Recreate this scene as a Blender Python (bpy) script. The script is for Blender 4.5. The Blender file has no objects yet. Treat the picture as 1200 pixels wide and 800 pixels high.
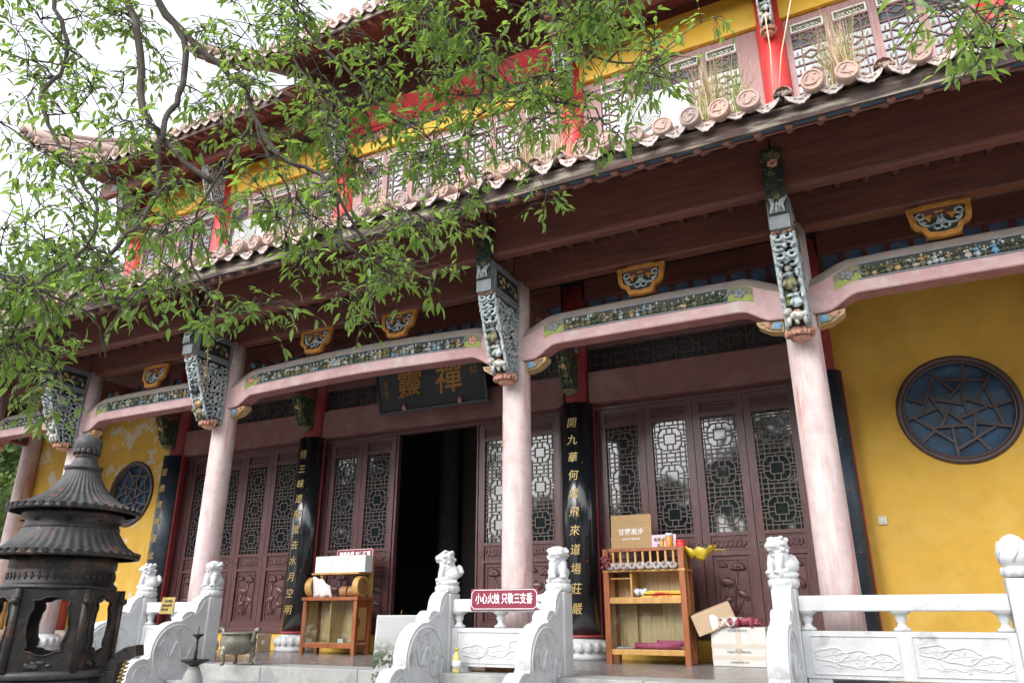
import bpy, math, random
from math import sin, cos, pi, radians
from mathutils import Matrix, Vector, Euler, noise
random.seed(11)
S = bpy.context.scene
C = S.collection
EYE = 0.54            # the eye stands about 0.54 m above the terrace floor (z = 0); the yard lies at GZ
GZ = -1.05

# ------------------------------------------------------------------ camera, sky, sun, exposure
cam = bpy.data.cameras.new('camera')
cam.sensor_width = 36.0
cam.lens = 26.0
cam.clip_start = 0.05
cam.clip_end = 2000
camo = bpy.data.objects.new('camera', cam)
C.objects.link(camo)
camo.location = (0, 0, EYE)
camo.rotation_euler = (radians(90 + 20.255), 0, radians(26.83))
S.camera = camo

SUN_EL, SUN_AZ = radians(38), radians(196)      # azimuth clockwise from +Y (behind the camera, a little to its left)
world = bpy.data.worlds.new('World')
S.world = world
world.use_nodes = True
wn = world.node_tree.nodes
wl = world.node_tree.links
bg = wn['Background']
sky = wn.new('ShaderNodeTexSky')
sky.sky_type = 'NISHITA'
sky.sun_disc = False
sky.sun_elevation = SUN_EL
sky.sun_rotation = SUN_AZ
sky.air_density = 1.3
sky.dust_density = 1.5
sky.ozone_density = 1.0
hsv = wn.new('ShaderNodeHueSaturation')          # thin even cloud: the blue is washed out everywhere alike
hsv.inputs['Saturation'].default_value = 0.2
hsv.inputs['Value'].default_value = 1.15
wl.new(sky.outputs['Color'], hsv.inputs['Color'])
wl.new(hsv.outputs['Color'], bg.inputs['Color'])
bg.inputs['Strength'].default_value = 0.15

sun = bpy.data.lights.new('sun', 'SUN')
sun.energy = 0.85
sun.angle = radians(45)
sun.color = (1.0, 0.96, 0.9)
suno = bpy.data.objects.new('sun', sun)
C.objects.link(suno)
suno.location = (-6, -12, 20)
sd = Vector((sin(SUN_AZ) * cos(SUN_EL), cos(SUN_AZ) * cos(SUN_EL), sin(SUN_EL)))
suno.rotation_euler = (-sd).to_track_quat('-Z', 'Y').to_euler()

S.view_settings.view_transform = 'Standard'
S.view_settings.look = 'None'
S.view_settings.exposure = 1.5
S.view_settings.gamma = 1.0
S.view_settings.use_curve_mapping = False
S.render.engine = 'CYCLES'
S.cycles.use_denoising = True
S.cycles.max_bounces = 8
S.cycles.diffuse_bounces = 5

# ------------------------------------------------------------------ helpers
W = {}
def link(o, parent=None, world=True):
    C.objects.link(o)
    if parent is not None:
        o.parent = parent
        if world:
            o.matrix_parent_inverse = W.get(parent.name, Matrix()).inverted()
    return o
def tag(o, label=None, cat=None, group=None, kind=None):
    if label: o['label'] = label
    if cat: o['category'] = cat
    if group: o['group'] = group
    if kind: o['kind'] = kind
    return o
def empty(name, loc, label, cat, group=None, rz=0.0):
    o = bpy.data.objects.new(name, None)
    o.empty_display_size = 0.2
    o.location = loc
    o.rotation_euler = (0, 0, rz)
    C.objects.link(o)
    W[o.name] = Matrix.Translation(loc) @ Matrix.Rotation(rz, 4, 'Z')
    return tag(o, label, cat, group)
def put(mesh, name, parent=None, loc=(0, 0, 0), rot=(0, 0, 0), scale=(1, 1, 1), world=True):
    o = bpy.data.objects.new(name, mesh)
    o.location = loc
    o.rotation_euler = rot
    o.scale = scale
    return link(o, parent, world)

class MB:
    def __init__(s):
        s.v = []; s.f = []; s.m = []; s.s = []
        s.M = None; s.mi = 0; s.sm = False
    def add(s, vs, fs, sm=None):
        b = len(s.v)
        if s.M is not None:
            vs = [s.M @ Vector(p) for p in vs]
        s.v += [tuple(p) for p in vs]
        for f in fs:
            s.f.append(tuple(b + i for i in f)); s.m.append(s.mi); s.s.append(s.sm if sm is None else sm)
    def box(s, x0, x1, y0, y1, z0, z1):
        s.add([(x0,y0,z0),(x1,y0,z0),(x1,y1,z0),(x0,y1,z0),(x0,y0,z1),(x1,y0,z1),(x1,y1,z1),(x0,y1,z1)],
              [(0,3,2,1),(4,5,6,7),(0,1,5,4),(1,2,6,5),(2,3,7,6),(3,0,4,7)], False)
        return s
    def bar(s, a, b, w, h, up=(0, 0, 1)):
        a = Vector(a); b = Vector(b); d = (b - a).normalized(); u = Vector(up)
        r = d.cross(u)
        if r.length < 1e-5: r = Vector((1, 0, 0))
        r.normalize(); u = r.cross(d)
        r *= w / 2; u *= h / 2
        s.add([a-r-u, a+r-u, a+r+u, a-r+u, b-r-u, b+r-u, b+r+u, b-r+u],
              [(0,1,2,3),(7,6,5,4),(4,5,1,0),(5,6,2,1),(6,7,3,2),(7,4,0,3)], False)
        return s
    def prism(s, poly, axis, a, b):
        n = len(poly)
        def P(p, t):
            return {'x': (t, p[0], p[1]), 'y': (p[0], t, p[1]), 'z': (p[0], p[1], t)}[axis]
        s.add([P(p, a) for p in poly] + [P(p, b) for p in poly],
              [tuple(range(n))[::-1], tuple(range(n, 2*n))] + [(i, (i+1) % n, n + (i+1) % n, n + i) for i in range(n)], False)
        return s
    def lathe(s, prof, c=(0, 0, 0), n=20, sm=True, rib=0, amp=0.0):
        vs = []; k = len(prof)
        for i in range(n):
            a = 2*pi*i/n
            for (r, z) in prof:
                q = r * (1 + (amp * cos(rib*a) if rib else 0))
                vs.append((c[0] + q*cos(a), c[1] + q*sin(a), c[2] + z))
        fs = []
        for i in range(n):
            j = (i + 1) % n
            for q in range(k-1):
                fs.append((i*k+q, j*k+q, j*k+q+1, i*k+q+1))
        fs.append(tuple(i*k for i in range(n))[::-1]); fs.append(tuple(i*k+k-1 for i in range(n)))
        s.add(vs, fs, sm); return s
    def cyl(s, a, b, r0, r1=None, n=10, sm=True):
        return s.tube([a, b], [r0, r0 if r1 is None else r1], n, sm)
    def tube(s, pts, r, n=6, sm=True, cap=True):
        pts = [Vector(p) for p in pts]; k = len(pts)
        if not isinstance(r, (list, tuple)): r = [r]*k
        vs = []; u = None
        for i, p in enumerate(pts):
            d = (pts[min(i+1, k-1)] - pts[max(i-1, 0)])
            if d.length < 1e-9: d = Vector((0, 0, 1))
            d.normalize()
            if u is None:
                u = d.orthogonal().normalized()
            else:
                u = u - d*u.dot(d)
                u = u.normalized() if u.length > 1e-6 else d.orthogonal().normalized()
            w = d.cross(u)
            for j in range(n):
                a = 2*pi*j/n
                vs.append(p + (u*cos(a) + w*sin(a))*r[i])
        fs = [(i*n+j, i*n+(j+1) % n, (i+1)*n+(j+1) % n, (i+1)*n+j) for i in range(k-1) for j in range(n)]
        if cap:
            fs.append(tuple(range(n))[::-1]); fs.append(tuple((k-1)*n+j for j in range(n)))
        s.add(vs, fs, sm); return s
    def ell(s, c, r, rot=(0, 0, 0), n=8, m=5, sm=True):
        R = Euler(rot).to_matrix(); c = Vector(c)
        if not isinstance(r, (list, tuple)): r = (r, r, r)
        vs = [c + R @ Vector((0, 0, -r[2]))]
        for i in range(1, m):
            t = -pi/2 + pi*i/m
            for j in range(n):
                a = 2*pi*j/n
                vs.append(c + R @ Vector((r[0]*cos(t)*cos(a), r[1]*cos(t)*sin(a), r[2]*sin(t))))
        vs.append(c + R @ Vector((0, 0, r[2])))
        fs = [(0, 1+(j+1) % n, 1+j) for j in range(n)]
        for i in range(m-2):
            for j in range(n):
                fs.append((1+i*n+j, 1+i*n+(j+1) % n, 1+(i+1)*n+(j+1) % n, 1+(i+1)*n+j))
        L = len(vs)-1; b = 1+(m-2)*n
        fs += [(L, b+j, b+(j+1) % n) for j in range(n)]
        s.add(vs, fs, sm); return s
    def torus(s, c, R, r, axis='y', n=12, m=5, a0=0.0, a1=2*pi):
        c = Vector(c); pts = []
        full = abs(a1 - a0 - 2*pi) < 1e-6
        for i in range(n + 1):
            a = a0 + (a1-a0)*i/n; p, q = R*cos(a), R*sin(a)
            pts.append(c + Vector({'x': (0, p, q), 'y': (p, 0, q), 'z': (p, q, 0)}[axis]))
        return s.tube(pts, r, m, True, not full)
    def holed(s, outer, inner, y0, y1):
        """a plate in x-z with a hole; outer and inner loops have equal counts"""
        n = len(outer)
        vs = [(p[0], y0, p[1]) for p in outer] + [(p[0], y0, p[1]) for p in inner] + [(p[0], y1, p[1]) for p in outer] + [(p[0], y1, p[1]) for p in inner]
        fs = []
        for i in range(n):
            j = (i+1) % n
            fs += [(i, j, n+j, n+i), (2*n+i, 3*n+i, 3*n+j, 2*n+j), (i, 2*n+i, 2*n+j, j), (n+i, n+j, 3*n+j, 3*n+i)]
        s.add(vs, fs, False); return s
    def mesh(s, name, mats):
        me = bpy.data.meshes.new(name)
        me.from_pydata(s.v, [], s.f)
        if not isinstance(mats, (list, tuple)): mats = [mats]
        for m in mats: me.materials.append(m)
        me.polygons.foreach_set('material_index', s.m)
        me.polygons.foreach_set('use_smooth', s.s)
        me.update()
        return me
    def build(s, name, mats, parent=None, bev=0, world=True, loc=(0, 0, 0), rot=(0, 0, 0)):
        o = put(s.mesh(name, mats), name, parent, loc, rot, world=world)
        if bev: bevel(o, bev)
        return o
def bevel(o, w, seg=2):
    b = o.modifiers.new('bevel', 'BEVEL'); b.width = w; b.segments = seg; b.limit_method = 'ANGLE'; b.angle_limit = radians(40)
    b.harden_normals = False
    return o
def struct(o): o['kind'] = 'structure'; return o
def ptin(p, poly):
    c = False; n = len(poly)
    for i in range(n):
        a, b = poly[i], poly[i-1]
        if (a[1] > p[1]) != (b[1] > p[1]) and p[0] < (b[0]-a[0])*(p[1]-a[1])/(b[1]-a[1]) + a[0]: c = not c
    return c
def text(body, size, m, name, parent, loc, rot=(pi/2, 0, 0), extrude=0.002, line=1.0, shear=0.0, bold=0.0, align='CENTER', world=True, space=1.0):
    c = bpy.data.curves.new(name, 'FONT')
    c.body = body; c.size = size; c.extrude = extrude; c.align_x = align; c.align_y = 'CENTER'
    c.space_line = line; c.shear = shear; c.offset = bold; c.resolution_u = 2; c.space_character = space
    t = bpy.data.objects.new('tmp_text', c); C.objects.link(t)
    dg = bpy.context.evaluated_depsgraph_get()
    me = bpy.data.meshes.new_from_object(t.evaluated_get(dg))
    bpy.data.objects.remove(t); bpy.data.curves.remove(c)
    me.materials.clear(); me.materials.append(m); me.name = name
    return put(me, name, parent, loc, rot, world=world)

# ------------------------------------------------------------------ materials
MATS = {}
def pm(name, base, rough=0.6, metal=0.0, var=0.18, scale=6.0, c2=None, s2=3.0, lo=0.5, hi=0.6, c3=None, s3=8.0, lo3=0.6, hi3=0.66,
       bump=0.0, bs=40.0, stretch=(1, 1, 1), st2=(1, 1, 1), coat=0.0, spec=0.5, rvar=0.15, detail=5.0, trans=None, region3=None, orand=0.0):
    m = bpy.data.materials.new(name); m.use_nodes = True
    nt = m.node_tree; N = nt.nodes; L = nt.links
    b = N['Principled BSDF']
    b.inputs['Metallic'].default_value = metal
    b.inputs['Specular IOR Level'].default_value = spec
    b.inputs['Coat Weight'].default_value = coat
    b.inputs['Coat Roughness'].default_value = 0.1
    tc = N.new('ShaderNodeTexCoord')
    def nz(sc, st, det=detail):
        mp = N.new('ShaderNodeMapping'); mp.inputs['Scale'].default_value = st
        L.new(tc.outputs['Object'], mp.inputs['Vector'])
        n = N.new('ShaderNodeTexNoise'); n.inputs['Scale'].default_value = sc; n.inputs['Detail'].default_value = det
        n.inputs['Roughness'].default_value = 0.62
        L.new(mp.outputs['Vector'], n.inputs['Vector'])
        return n.outputs['Fac']
    def ramp(f, lo, hi, a=(0, 0, 0, 1), c=(1, 1, 1, 1)):
        r = N.new('ShaderNodeValToRGB'); r.color_ramp.elements[0].position = lo; r.color_ramp.elements[1].position = hi
        r.color_ramp.elements[0].color = a; r.color_ramp.elements[1].color = c
        L.new(f, r.inputs['Fac']); return r.outputs['Color']
    def mix(f, a, c):
        x = N.new('ShaderNodeMix'); x.data_type = 'RGBA'
        L.new(f, x.inputs[0])
        for v, i in ((a, 6), (c, 7)):
            if isinstance(v, tuple): x.inputs[i].default_value = (v[0], v[1], v[2], 1)
            else: L.new(v, x.inputs[i])
        return x.outputs[2]
    f1 = nz(scale, stretch)
    col = ramp(f1, 0.3, 0.7, tuple(max(0, q*(1-var)) for q in base) + (1,), tuple(min(1, q*(1+var)) for q in base) + (1,))
    if c2 is not None:
        col = mix(ramp(nz(s2, st2), lo, hi), col, c2)
    if c3 is not None:
        f3 = ramp(nz(s3, st2, 6.0), lo3, hi3)
        if region3:                                   # wear that only one stretch of the wall has
            sp = N.new('ShaderNodeSeparateXYZ'); L.new(tc.outputs['Object'], sp.inputs[0])
            mr = N.new('ShaderNodeMapRange'); mr.interpolation_type = 'SMOOTHSTEP'
            mr.inputs['From Min'].default_value = region3[0]; mr.inputs['From Max'].default_value = region3[1]
            L.new(sp.outputs['X'], mr.inputs['Value'])
            mu = N.new('ShaderNodeMath'); mu.operation = 'MULTIPLY'
            L.new(f3, mu.inputs[0]); L.new(mr.outputs['Result'], mu.inputs[1]); f3 = mu.outputs[0]
        col = mix(f3, col, c3)
    if orand:                                          # no two pieces have quite the same tone
        oi = N.new('ShaderNodeObjectInfo'); om = N.new('ShaderNodeMapRange'); om.inputs['To Min'].default_value = 1-orand; om.inputs['To Max'].default_value = 1+orand
        L.new(oi.outputs['Random'], om.inputs['Value']); hs = N.new('ShaderNodeHueSaturation'); L.new(om.outputs['Result'], hs.inputs['Value'])
        L.new(om.outputs['Result'], hs.inputs['Saturation']); L.new(col, hs.inputs['Color']); col = hs.outputs['Color']
    L.new(col, b.inputs['Base Color'])
    rr = N.new('ShaderNodeMapRange'); rr.inputs['To Min'].default_value = max(0.02, rough-rvar); rr.inputs['To Max'].default_value = min(1, rough+rvar)
    L.new(f1, rr.inputs['Value']); L.new(rr.outputs['Result'], b.inputs['Roughness'])
    if bump:
        bp = N.new('ShaderNodeBump'); bp.inputs['Strength'].default_value = bump; bp.inputs['Distance'].default_value = 0.01
        L.new(nz(bs, stretch), bp.inputs['Height']); L.new(bp.outputs['Normal'], b.inputs['Normal'])
    if trans is not None:
        tr = N.new('ShaderNodeBsdfTranslucent'); tr.inputs['Color'].default_value = trans[:3] + (1,)
        ms = N.new('ShaderNodeMixShader'); ms.inputs[0].default_value = trans[3]
        L.new(b.outputs[0], ms.inputs[1]); L.new(tr.outputs[0], ms.inputs[2])
        L.new(ms.outputs[0], N['Material Output'].inputs['Surface'])
    MATS[name] = m
    return m
pink = pm('weathered_pink_paint', (0.55, 0.425, 0.42), 0.78, c2=(0.50, 0.27, 0.25), s2=2.6, lo=0.545, hi=0.61, c3=(0.61, 0.54, 0.53), s3=4, lo3=0.48, hi3=0.66, st2=(2.2, 2.2, 0.3), bump=0.25, bs=30)
beampink = pm('beam_pink_paint', (0.55, 0.36, 0.36), 0.7, c2=(0.42, 0.19, 0.20), s2=2.0, lo=0.5, hi=0.68, c3=(0.6, 0.5, 0.48), s3=4, lo3=0.5, hi3=0.7, bump=0.2)
brown = pm('eave_brown_paint', (0.165, 0.056, 0.041), 0.6, var=0.3, scale=6, stretch=(0.25, 3, 3), c2=(0.09, 0.038, 0.032), s2=2.2, lo=0.5, hi=0.7, st2=(0.4, 2, 2), c3=(0.16, 0.075, 0.06), s3=3, lo3=0.62, hi3=0.74, bump=0.35, bs=12)
brownred = pm('lintel_paint', (0.19, 0.085, 0.08), 0.65, var=0.2, c2=(0.25, 0.14, 0.13), s2=1.8, lo=0.5, hi=0.7, bump=0.15)
coved = pm('cove_red_paint', (0.40, 0.022, 0.03), 0.6, var=0.2, c2=(0.33, 0.05, 0.05), s2=1.5)
red = pm('bright_red_paint', (0.56, 0.035, 0.035), 0.5, var=0.12, c2=(0.62, 0.12, 0.11), s2=1.2, lo=0.5, hi=0.8)
darkred = pm('dull_red_paint', (0.30, 0.035, 0.04), 0.55, c2=(0.33, 0.12, 0.12), s2=2.0, lo=0.5, hi=0.75)
doorwood = pm('maroon_door_paint', (0.095, 0.038, 0.039), 0.38, var=0.3, scale=9, stretch=(6, 6, 0.6), c2=(0.16, 0.095, 0.10), s2=5, lo=0.58, hi=0.75, st2=(4, 4, 0.5), bump=0.3, bs=18, coat=0.15)
winwood = pm('faded_window_paint', (0.30, 0.17, 0.165), 0.6, var=0.22, scale=9, stretch=(6, 6, 0.6), c2=(0.40, 0.29, 0.28), s2=6, lo=0.55, hi=0.75, st2=(4, 4, 0.5), bump=0.2)
latw = pm('lattice_wood', (0.085, 0.055, 0.055), 0.45, var=0.2, coat=0.1)
ulat = pm('upper_lattice_wood', (0.14, 0.075, 0.075), 0.6)
glass = pm('dark_window_glass', (0.010, 0.017, 0.018), 0.04, var=0.1, rvar=0.015, spec=1.0, coat=0.3)
uglass = pm('upper_window_glass', (0.09, 0.11, 0.13), 0.07, var=0.6, rvar=0.04, spec=0.8, metal=0.1)
blueglass = pm('blue_window_glass', (0.04, 0.085, 0.155), 0.14, var=0.45, scale=3.0, rvar=0.06, c2=(0.10, 0.19, 0.30), s2=9, lo=0.60, hi=0.68, spec=0.35, bump=0.12, bs=5)
yellow = pm('ochre_wall_plaster', (0.62, 0.37, 0.055), 0.85, var=0.10, scale=2.2, c2=(0.66, 0.425, 0.09), s2=3.2, lo=0.48, hi=0.72,
            c3=(0.60, 0.53, 0.38), s3=2.6, lo3=0.575, hi3=0.595, region3=(-11.6, -13.2), bump=0.12, bs=25)
upyellow = pm('yellow_beam_paint', (0.66, 0.40, 0.035), 0.6, var=0.08, scale=3, c2=(0.7, 0.5, 0.12), s2=1.6, lo=0.55, hi=0.8)
lacquer = pm('black_lacquer', (0.011, 0.014, 0.018), 0.2, var=0.25, rvar=0.08, coat=0.6)
slate = pm('sky_tinted_black_board', (0.025, 0.038, 0.055), 0.36, var=0.3, c2=(0.05, 0.06, 0.075), s2=6, lo=0.55, hi=0.75)  # black board, the sky's reflection painted in as blue-grey
gold = pm('gold_leaf', (0.50, 0.37, 0.14), 0.42, metal=0.35, var=0.2, scale=20)
oldgold = pm('old_gold_carving', (0.30, 0.14, 0.02), 0.5, metal=0.25, var=0.25, scale=20)
marble = pm('white_marble', (0.56, 0.57, 0.585), 0.55, var=0.09, scale=8, c2=(0.48, 0.49, 0.51), s2=5, lo=0.50, hi=0.72, c3=(0.31, 0.30, 0.28), s3=4.5, lo3=0.60, hi3=0.74, bump=0.25, bs=70)
stone = pm('grey_step_stone', (0.36, 0.36, 0.352), 0.7, var=0.15, scale=10, c2=(0.28, 0.28, 0.28), s2=3, bump=0.2)
floorm = pm('polished_floor_stone', (0.20, 0.185, 0.185), 0.24, var=0.3, scale=4.5, c2=(0.27, 0.24, 0.235), s2=12, lo=0.5, hi=0.62, rvar=0.12)
paving = pm('yard_paving', (0.29, 0.28, 0.265), 0.85, var=0.15, scale=0.8, bump=0.2)
iron = pm('dark_cast_iron', (0.022, 0.0195, 0.019), 0.44, metal=0.25, var=0.35, scale=7, c2=(0.085, 0.042, 0.03), s2=6, lo=0.54, hi=0.66, c3=(0.065, 0.063, 0.062), s3=9, lo3=0.58, hi3=0.72, bump=0.5, bs=45)
ironroof = pm('weathered_iron_roof', (0.055, 0.054, 0.055), 0.55, metal=0.25, var=0.3, scale=9, c2=(0.22, 0.07, 0.04), s2=5, lo=0.62, hi=0.68, c3=(0.10, 0.11, 0.115), s3=14, lo3=0.55, hi3=0.7, bump=0.4)
bronze = pm('tarnished_bronze', (0.20, 0.185, 0.145), 0.5, metal=0.45, var=0.3, c2=(0.30, 0.28, 0.22), s2=6, lo=0.5, hi=0.7, bump=0.3)
tile = pm('pale_pink_tile', (0.43, 0.30, 0.255), 0.8, var=0.22, scale=14, c2=(0.27, 0.21, 0.19), s2=7, lo=0.5, hi=0.72, bump=0.3, orand=0.22)
driptile = pm('lichened_drip_tile', (0.46, 0.37, 0.34), 0.8, var=0.15, scale=14, c2=(0.17, 0.17, 0.175), s2=13, lo=0.50, hi=0.60, bump=0.3, orand=0.22)
fascia = pm('weathered_fascia_board', (0.055, 0.035, 0.03), 0.85, var=0.5, scale=4, stretch=(0.7, 5, 7), c2=(0.40, 0.35, 0.28), s2=2.4, lo=0.50, hi=0.66, st2=(0.5, 4, 4), c3=(0.10, 0.045, 0.04), s3=3, lo3=0.55, hi3=0.65, bump=0.6, bs=14)
blueboard = pm('blue_soffit_board', (0.04, 0.10, 0.17), 0.7)
rafterm = pm('rafter_paint', (0.22, 0.10, 0.078), 0.7)
white = pm('white_paint', (0.72, 0.72, 0.72), 0.5, var=0.05)
acw = pm('ac_white_shell', (0.48, 0.48, 0.47), 0.4, var=0.05)
acg = pm('ac_grille', (0.42, 0.44, 0.46), 0.5)
cream = pm('cream_trim', (0.55, 0.56, 0.50), 0.6, var=0.15)
carv = {
 'ice': pm('carving_ice_blue', (0.41, 0.46, 0.475), 0.6, var=0.3, scale=18, c2=(0.15, 0.19, 0.205), s2=20),
 'white': pm('carving_white', (0.52, 0.51, 0.47), 0.6, var=0.25, scale=20, c2=(0.30, 0.28, 0.24), s2=22),
 'olive': pm('carving_olive', (0.17, 0.16, 0.085), 0.6, var=0.35, scale=20),
 'tan': pm('carving_tan', (0.45, 0.30, 0.14), 0.6, var=0.3, scale=20),
 'rose': pm('carving_rose', (0.52, 0.26, 0.19), 0.6, var=0.3, scale=18, c2=(0.20, 0.09, 0.05), s2=14, lo=0.52, hi=0.6),
 'dark': pm('carving_dark_ground', (0.022, 0.028, 0.026), 0.6),
 'green': pm('carving_leaf_green', (0.25, 0.31, 0.06), 0.6, var=0.2, scale=14),
 'blue': pm('carving_blue', (0.16, 0.32, 0.48), 0.6, var=0.2, scale=18),
 'moss': pm('carving_moss', (0.055, 0.075, 0.04), 0.6, var=0.4, scale=15),
 'orange': pm('carving_orange', (0.50, 0.22, 0.04), 0.55, var=0.3, scale=15),
 'grey': pm('carved_box_grey', (0.20, 0.22, 0.235), 0.65, var=0.2, scale=9),
}
CK = list(carv.keys()); CM = [carv[k] for k in CK]
wood = pm('varnished_redwood', (0.30, 0.095, 0.035), 0.35, var=0.35, scale=5, stretch=(3, 3, 0.5), coat=0.3)
pine = pm('pale_pine', (0.66, 0.51, 0.29), 0.5, var=0.2, scale=6, stretch=(9, 9, 0.5), c2=(0.38, 0.22, 0.08), s2=5, lo=0.56, hi=0.7, st2=(8, 8, 0.5))
honey = pm('honey_wood', (0.52, 0.29, 0.09), 0.4, var=0.2, scale=6, stretch=(4, 4, 0.6), coat=0.2)
boxboard = pm('plywood_board', (0.40, 0.25, 0.105), 0.6, var=0.12, scale=4, stretch=(0.6, 4, 6), c2=(0.32, 0.18, 0.065), s2=5, lo=0.6, hi=0.7, st2=(0.4, 3, 4))
endgrain = pm('log_end_grain', (0.34, 0.17, 0.07), 0.5, var=0.3, scale=16, c2=(0.22, 0.09, 0.035), s2=8)
cardboard = pm('brown_cardboard', (0.50, 0.37, 0.24), 0.85, var=0.08, scale=5)
carton = pm('worn_white_carton', (0.60, 0.59, 0.57), 0.8, var=0.08, c2=(0.48, 0.44, 0.38), s2=3.5, lo=0.55, hi=0.7)
tape = pm('parcel_tape', (0.56, 0.50, 0.42), 0.35, var=0.05)
signred = pm('maroon_sign', (0.20, 0.010, 0.035), 0.35, var=0.05)
paper = pm('white_paper', (0.78, 0.78, 0.78), 0.6, var=0.03)
pinkpaper = pm('pink_paper', (0.68, 0.52, 0.62), 0.6, var=0.04)
inkm = pm('black_ink', (0.03, 0.03, 0.035), 0.6)
brass = pm('brass_plate', (0.40, 0.29, 0.09), 0.4, metal=0.4, var=0.15, scale=12)
redplastic = pm('red_plastic', (0.60, 0.03, 0.025), 0.35)
pinkplastic = pm('pink_film', (0.62, 0.13, 0.27), 0.3, var=0.3, scale=25)
yellowp = pm('yellow_bag', (0.58, 0.42, 0.03), 0.35, var=0.3, scale=9)
orangep = pm('orange_packaging', (0.62, 0.28, 0.05), 0.45, var=0.25, scale=25)
bluelid = pm('pale_plastic', (0.60, 0.66, 0.72), 0.3)
paperroll = pm('rolled_paper', (0.60, 0.56, 0.54), 0.6, var=0.3, scale=30, c2=(0.35, 0.08, 0.09), s2=14, lo=0.58, hi=0.64)
oil = pm('cooking_oil_bottle', (0.62, 0.56, 0.22), 0.15, var=0.1)
straw = pm('dry_straw', (0.56, 0.46, 0.30), 0.8, var=0.3, scale=8)
strawdark = pm('brown_straw', (0.33, 0.19, 0.09), 0.8, var=0.3, scale=8)
grassm = pm('green_blade', (0.20, 0.30, 0.06), 0.6, var=0.3, scale=8, trans=(0.3, 0.42, 0.06, 0.3))
leafm = pm('glossy_leaf', (0.085, 0.175, 0.042), 0.27, var=0.65, scale=5.0, rvar=0.12, orand=0.3, trans=(0.38, 0.58, 0.09, 0.50), c2=(0.12, 0.23, 0.035), s2=9, lo=0.45, hi=0.6)
leafb = pm('far_foliage', (0.07, 0.115, 0.035), 0.6, var=0.5, scale=0.9, trans=(0.17, 0.27, 0.05, 0.3))
bark = pm('grey_bark', (0.075, 0.06, 0.05), 0.85, var=0.4, scale=14, stretch=(1, 1, 0.4), c2=(0.15, 0.15, 0.13), s2=7, lo=0.58, hi=0.7, bump=0.6)
clerblue = pm('clerestory_blue', (0.13, 0.22, 0.36), 0.25, var=0.25)
yardleaf = pm('yard_foliage', (0.045, 0.07, 0.028), 0.65, var=0.5, scale=0.9, trans=(0.12, 0.19, 0.04, 0.2))
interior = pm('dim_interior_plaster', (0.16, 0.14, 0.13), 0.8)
hillm = pm('wooded_hill', (0.10, 0.15, 0.075), 0.9, var=0.5, scale=0.25, c2=(0.17, 0.21, 0.13), s2=0.12)
# ------------------------------------------------------------------ setting: yard, terrace, steps
OC = [-16.85, -14.84, -12.06, -8.70, -3.83, -0.54, 2.28, 4.29]      # column lines of the hall
YO, YI, YD = 7.70, 9.68, 9.80                                       # outer columns, inner columns, door plane
BY = 7.0                                                            # balustrade line
m = MB(); m.add([(-400, -400, GZ), (400, -400, GZ), (400, 400, GZ), (-400, 400, GZ)], [(0, 1, 2, 3)])
struct(m.build('ground', paving))
m = MB(); m.box(-19.5, 7.0, 6.80, 16.5, GZ, -0.004)
terr = struct(m.build('terrace', stone))
m = MB(); m.box(-19.4, 6.9, 7.16, 9.9, -0.003, 0.0); m.build('floor_sheet', floorm, terr)
x = -19.5
k = 0
while x < 7.0:                                                      # kerb stones along the terrace edge
    w = 1.1 + 0.12 * ((k * 7) % 5 - 2)
    m = MB(); m.box(x, min(x + w, 7.0) - 0.006, 6.74, 7.155, -0.16, 0.006); m.build('kerb_stone', stone, terr, bev=0.008)
    x += w; k += 1
for (xa, xb, nm) in ((-12.6, -9.0, 'steps'), (-7.64, -4.37, 'steps'), (-2.93, -1.02, 'steps')):
    m = MB(); m.box(xa, xb, 4.65, 6.74, GZ, GZ + 0.02); st = struct(m.build('stone_steps', stone))
    for i in range(6):
        m = MB(); zt = -0.15 - i * 0.15
        m.box(xa, xb, 6.74 - (i + 1) * 0.30 - 0.02, 6.74 - i * 0.30, max(GZ + 0.021, zt - 0.15), zt); m.build('step', stone, st, bev=0.008)

# ------------------------------------------------------------------ the temple hall
T = empty('temple_hall', (-6.28, 9.7, 0), 'two-storey temple hall with pink columns, ochre walls and tiled eaves', 'temple')

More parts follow.
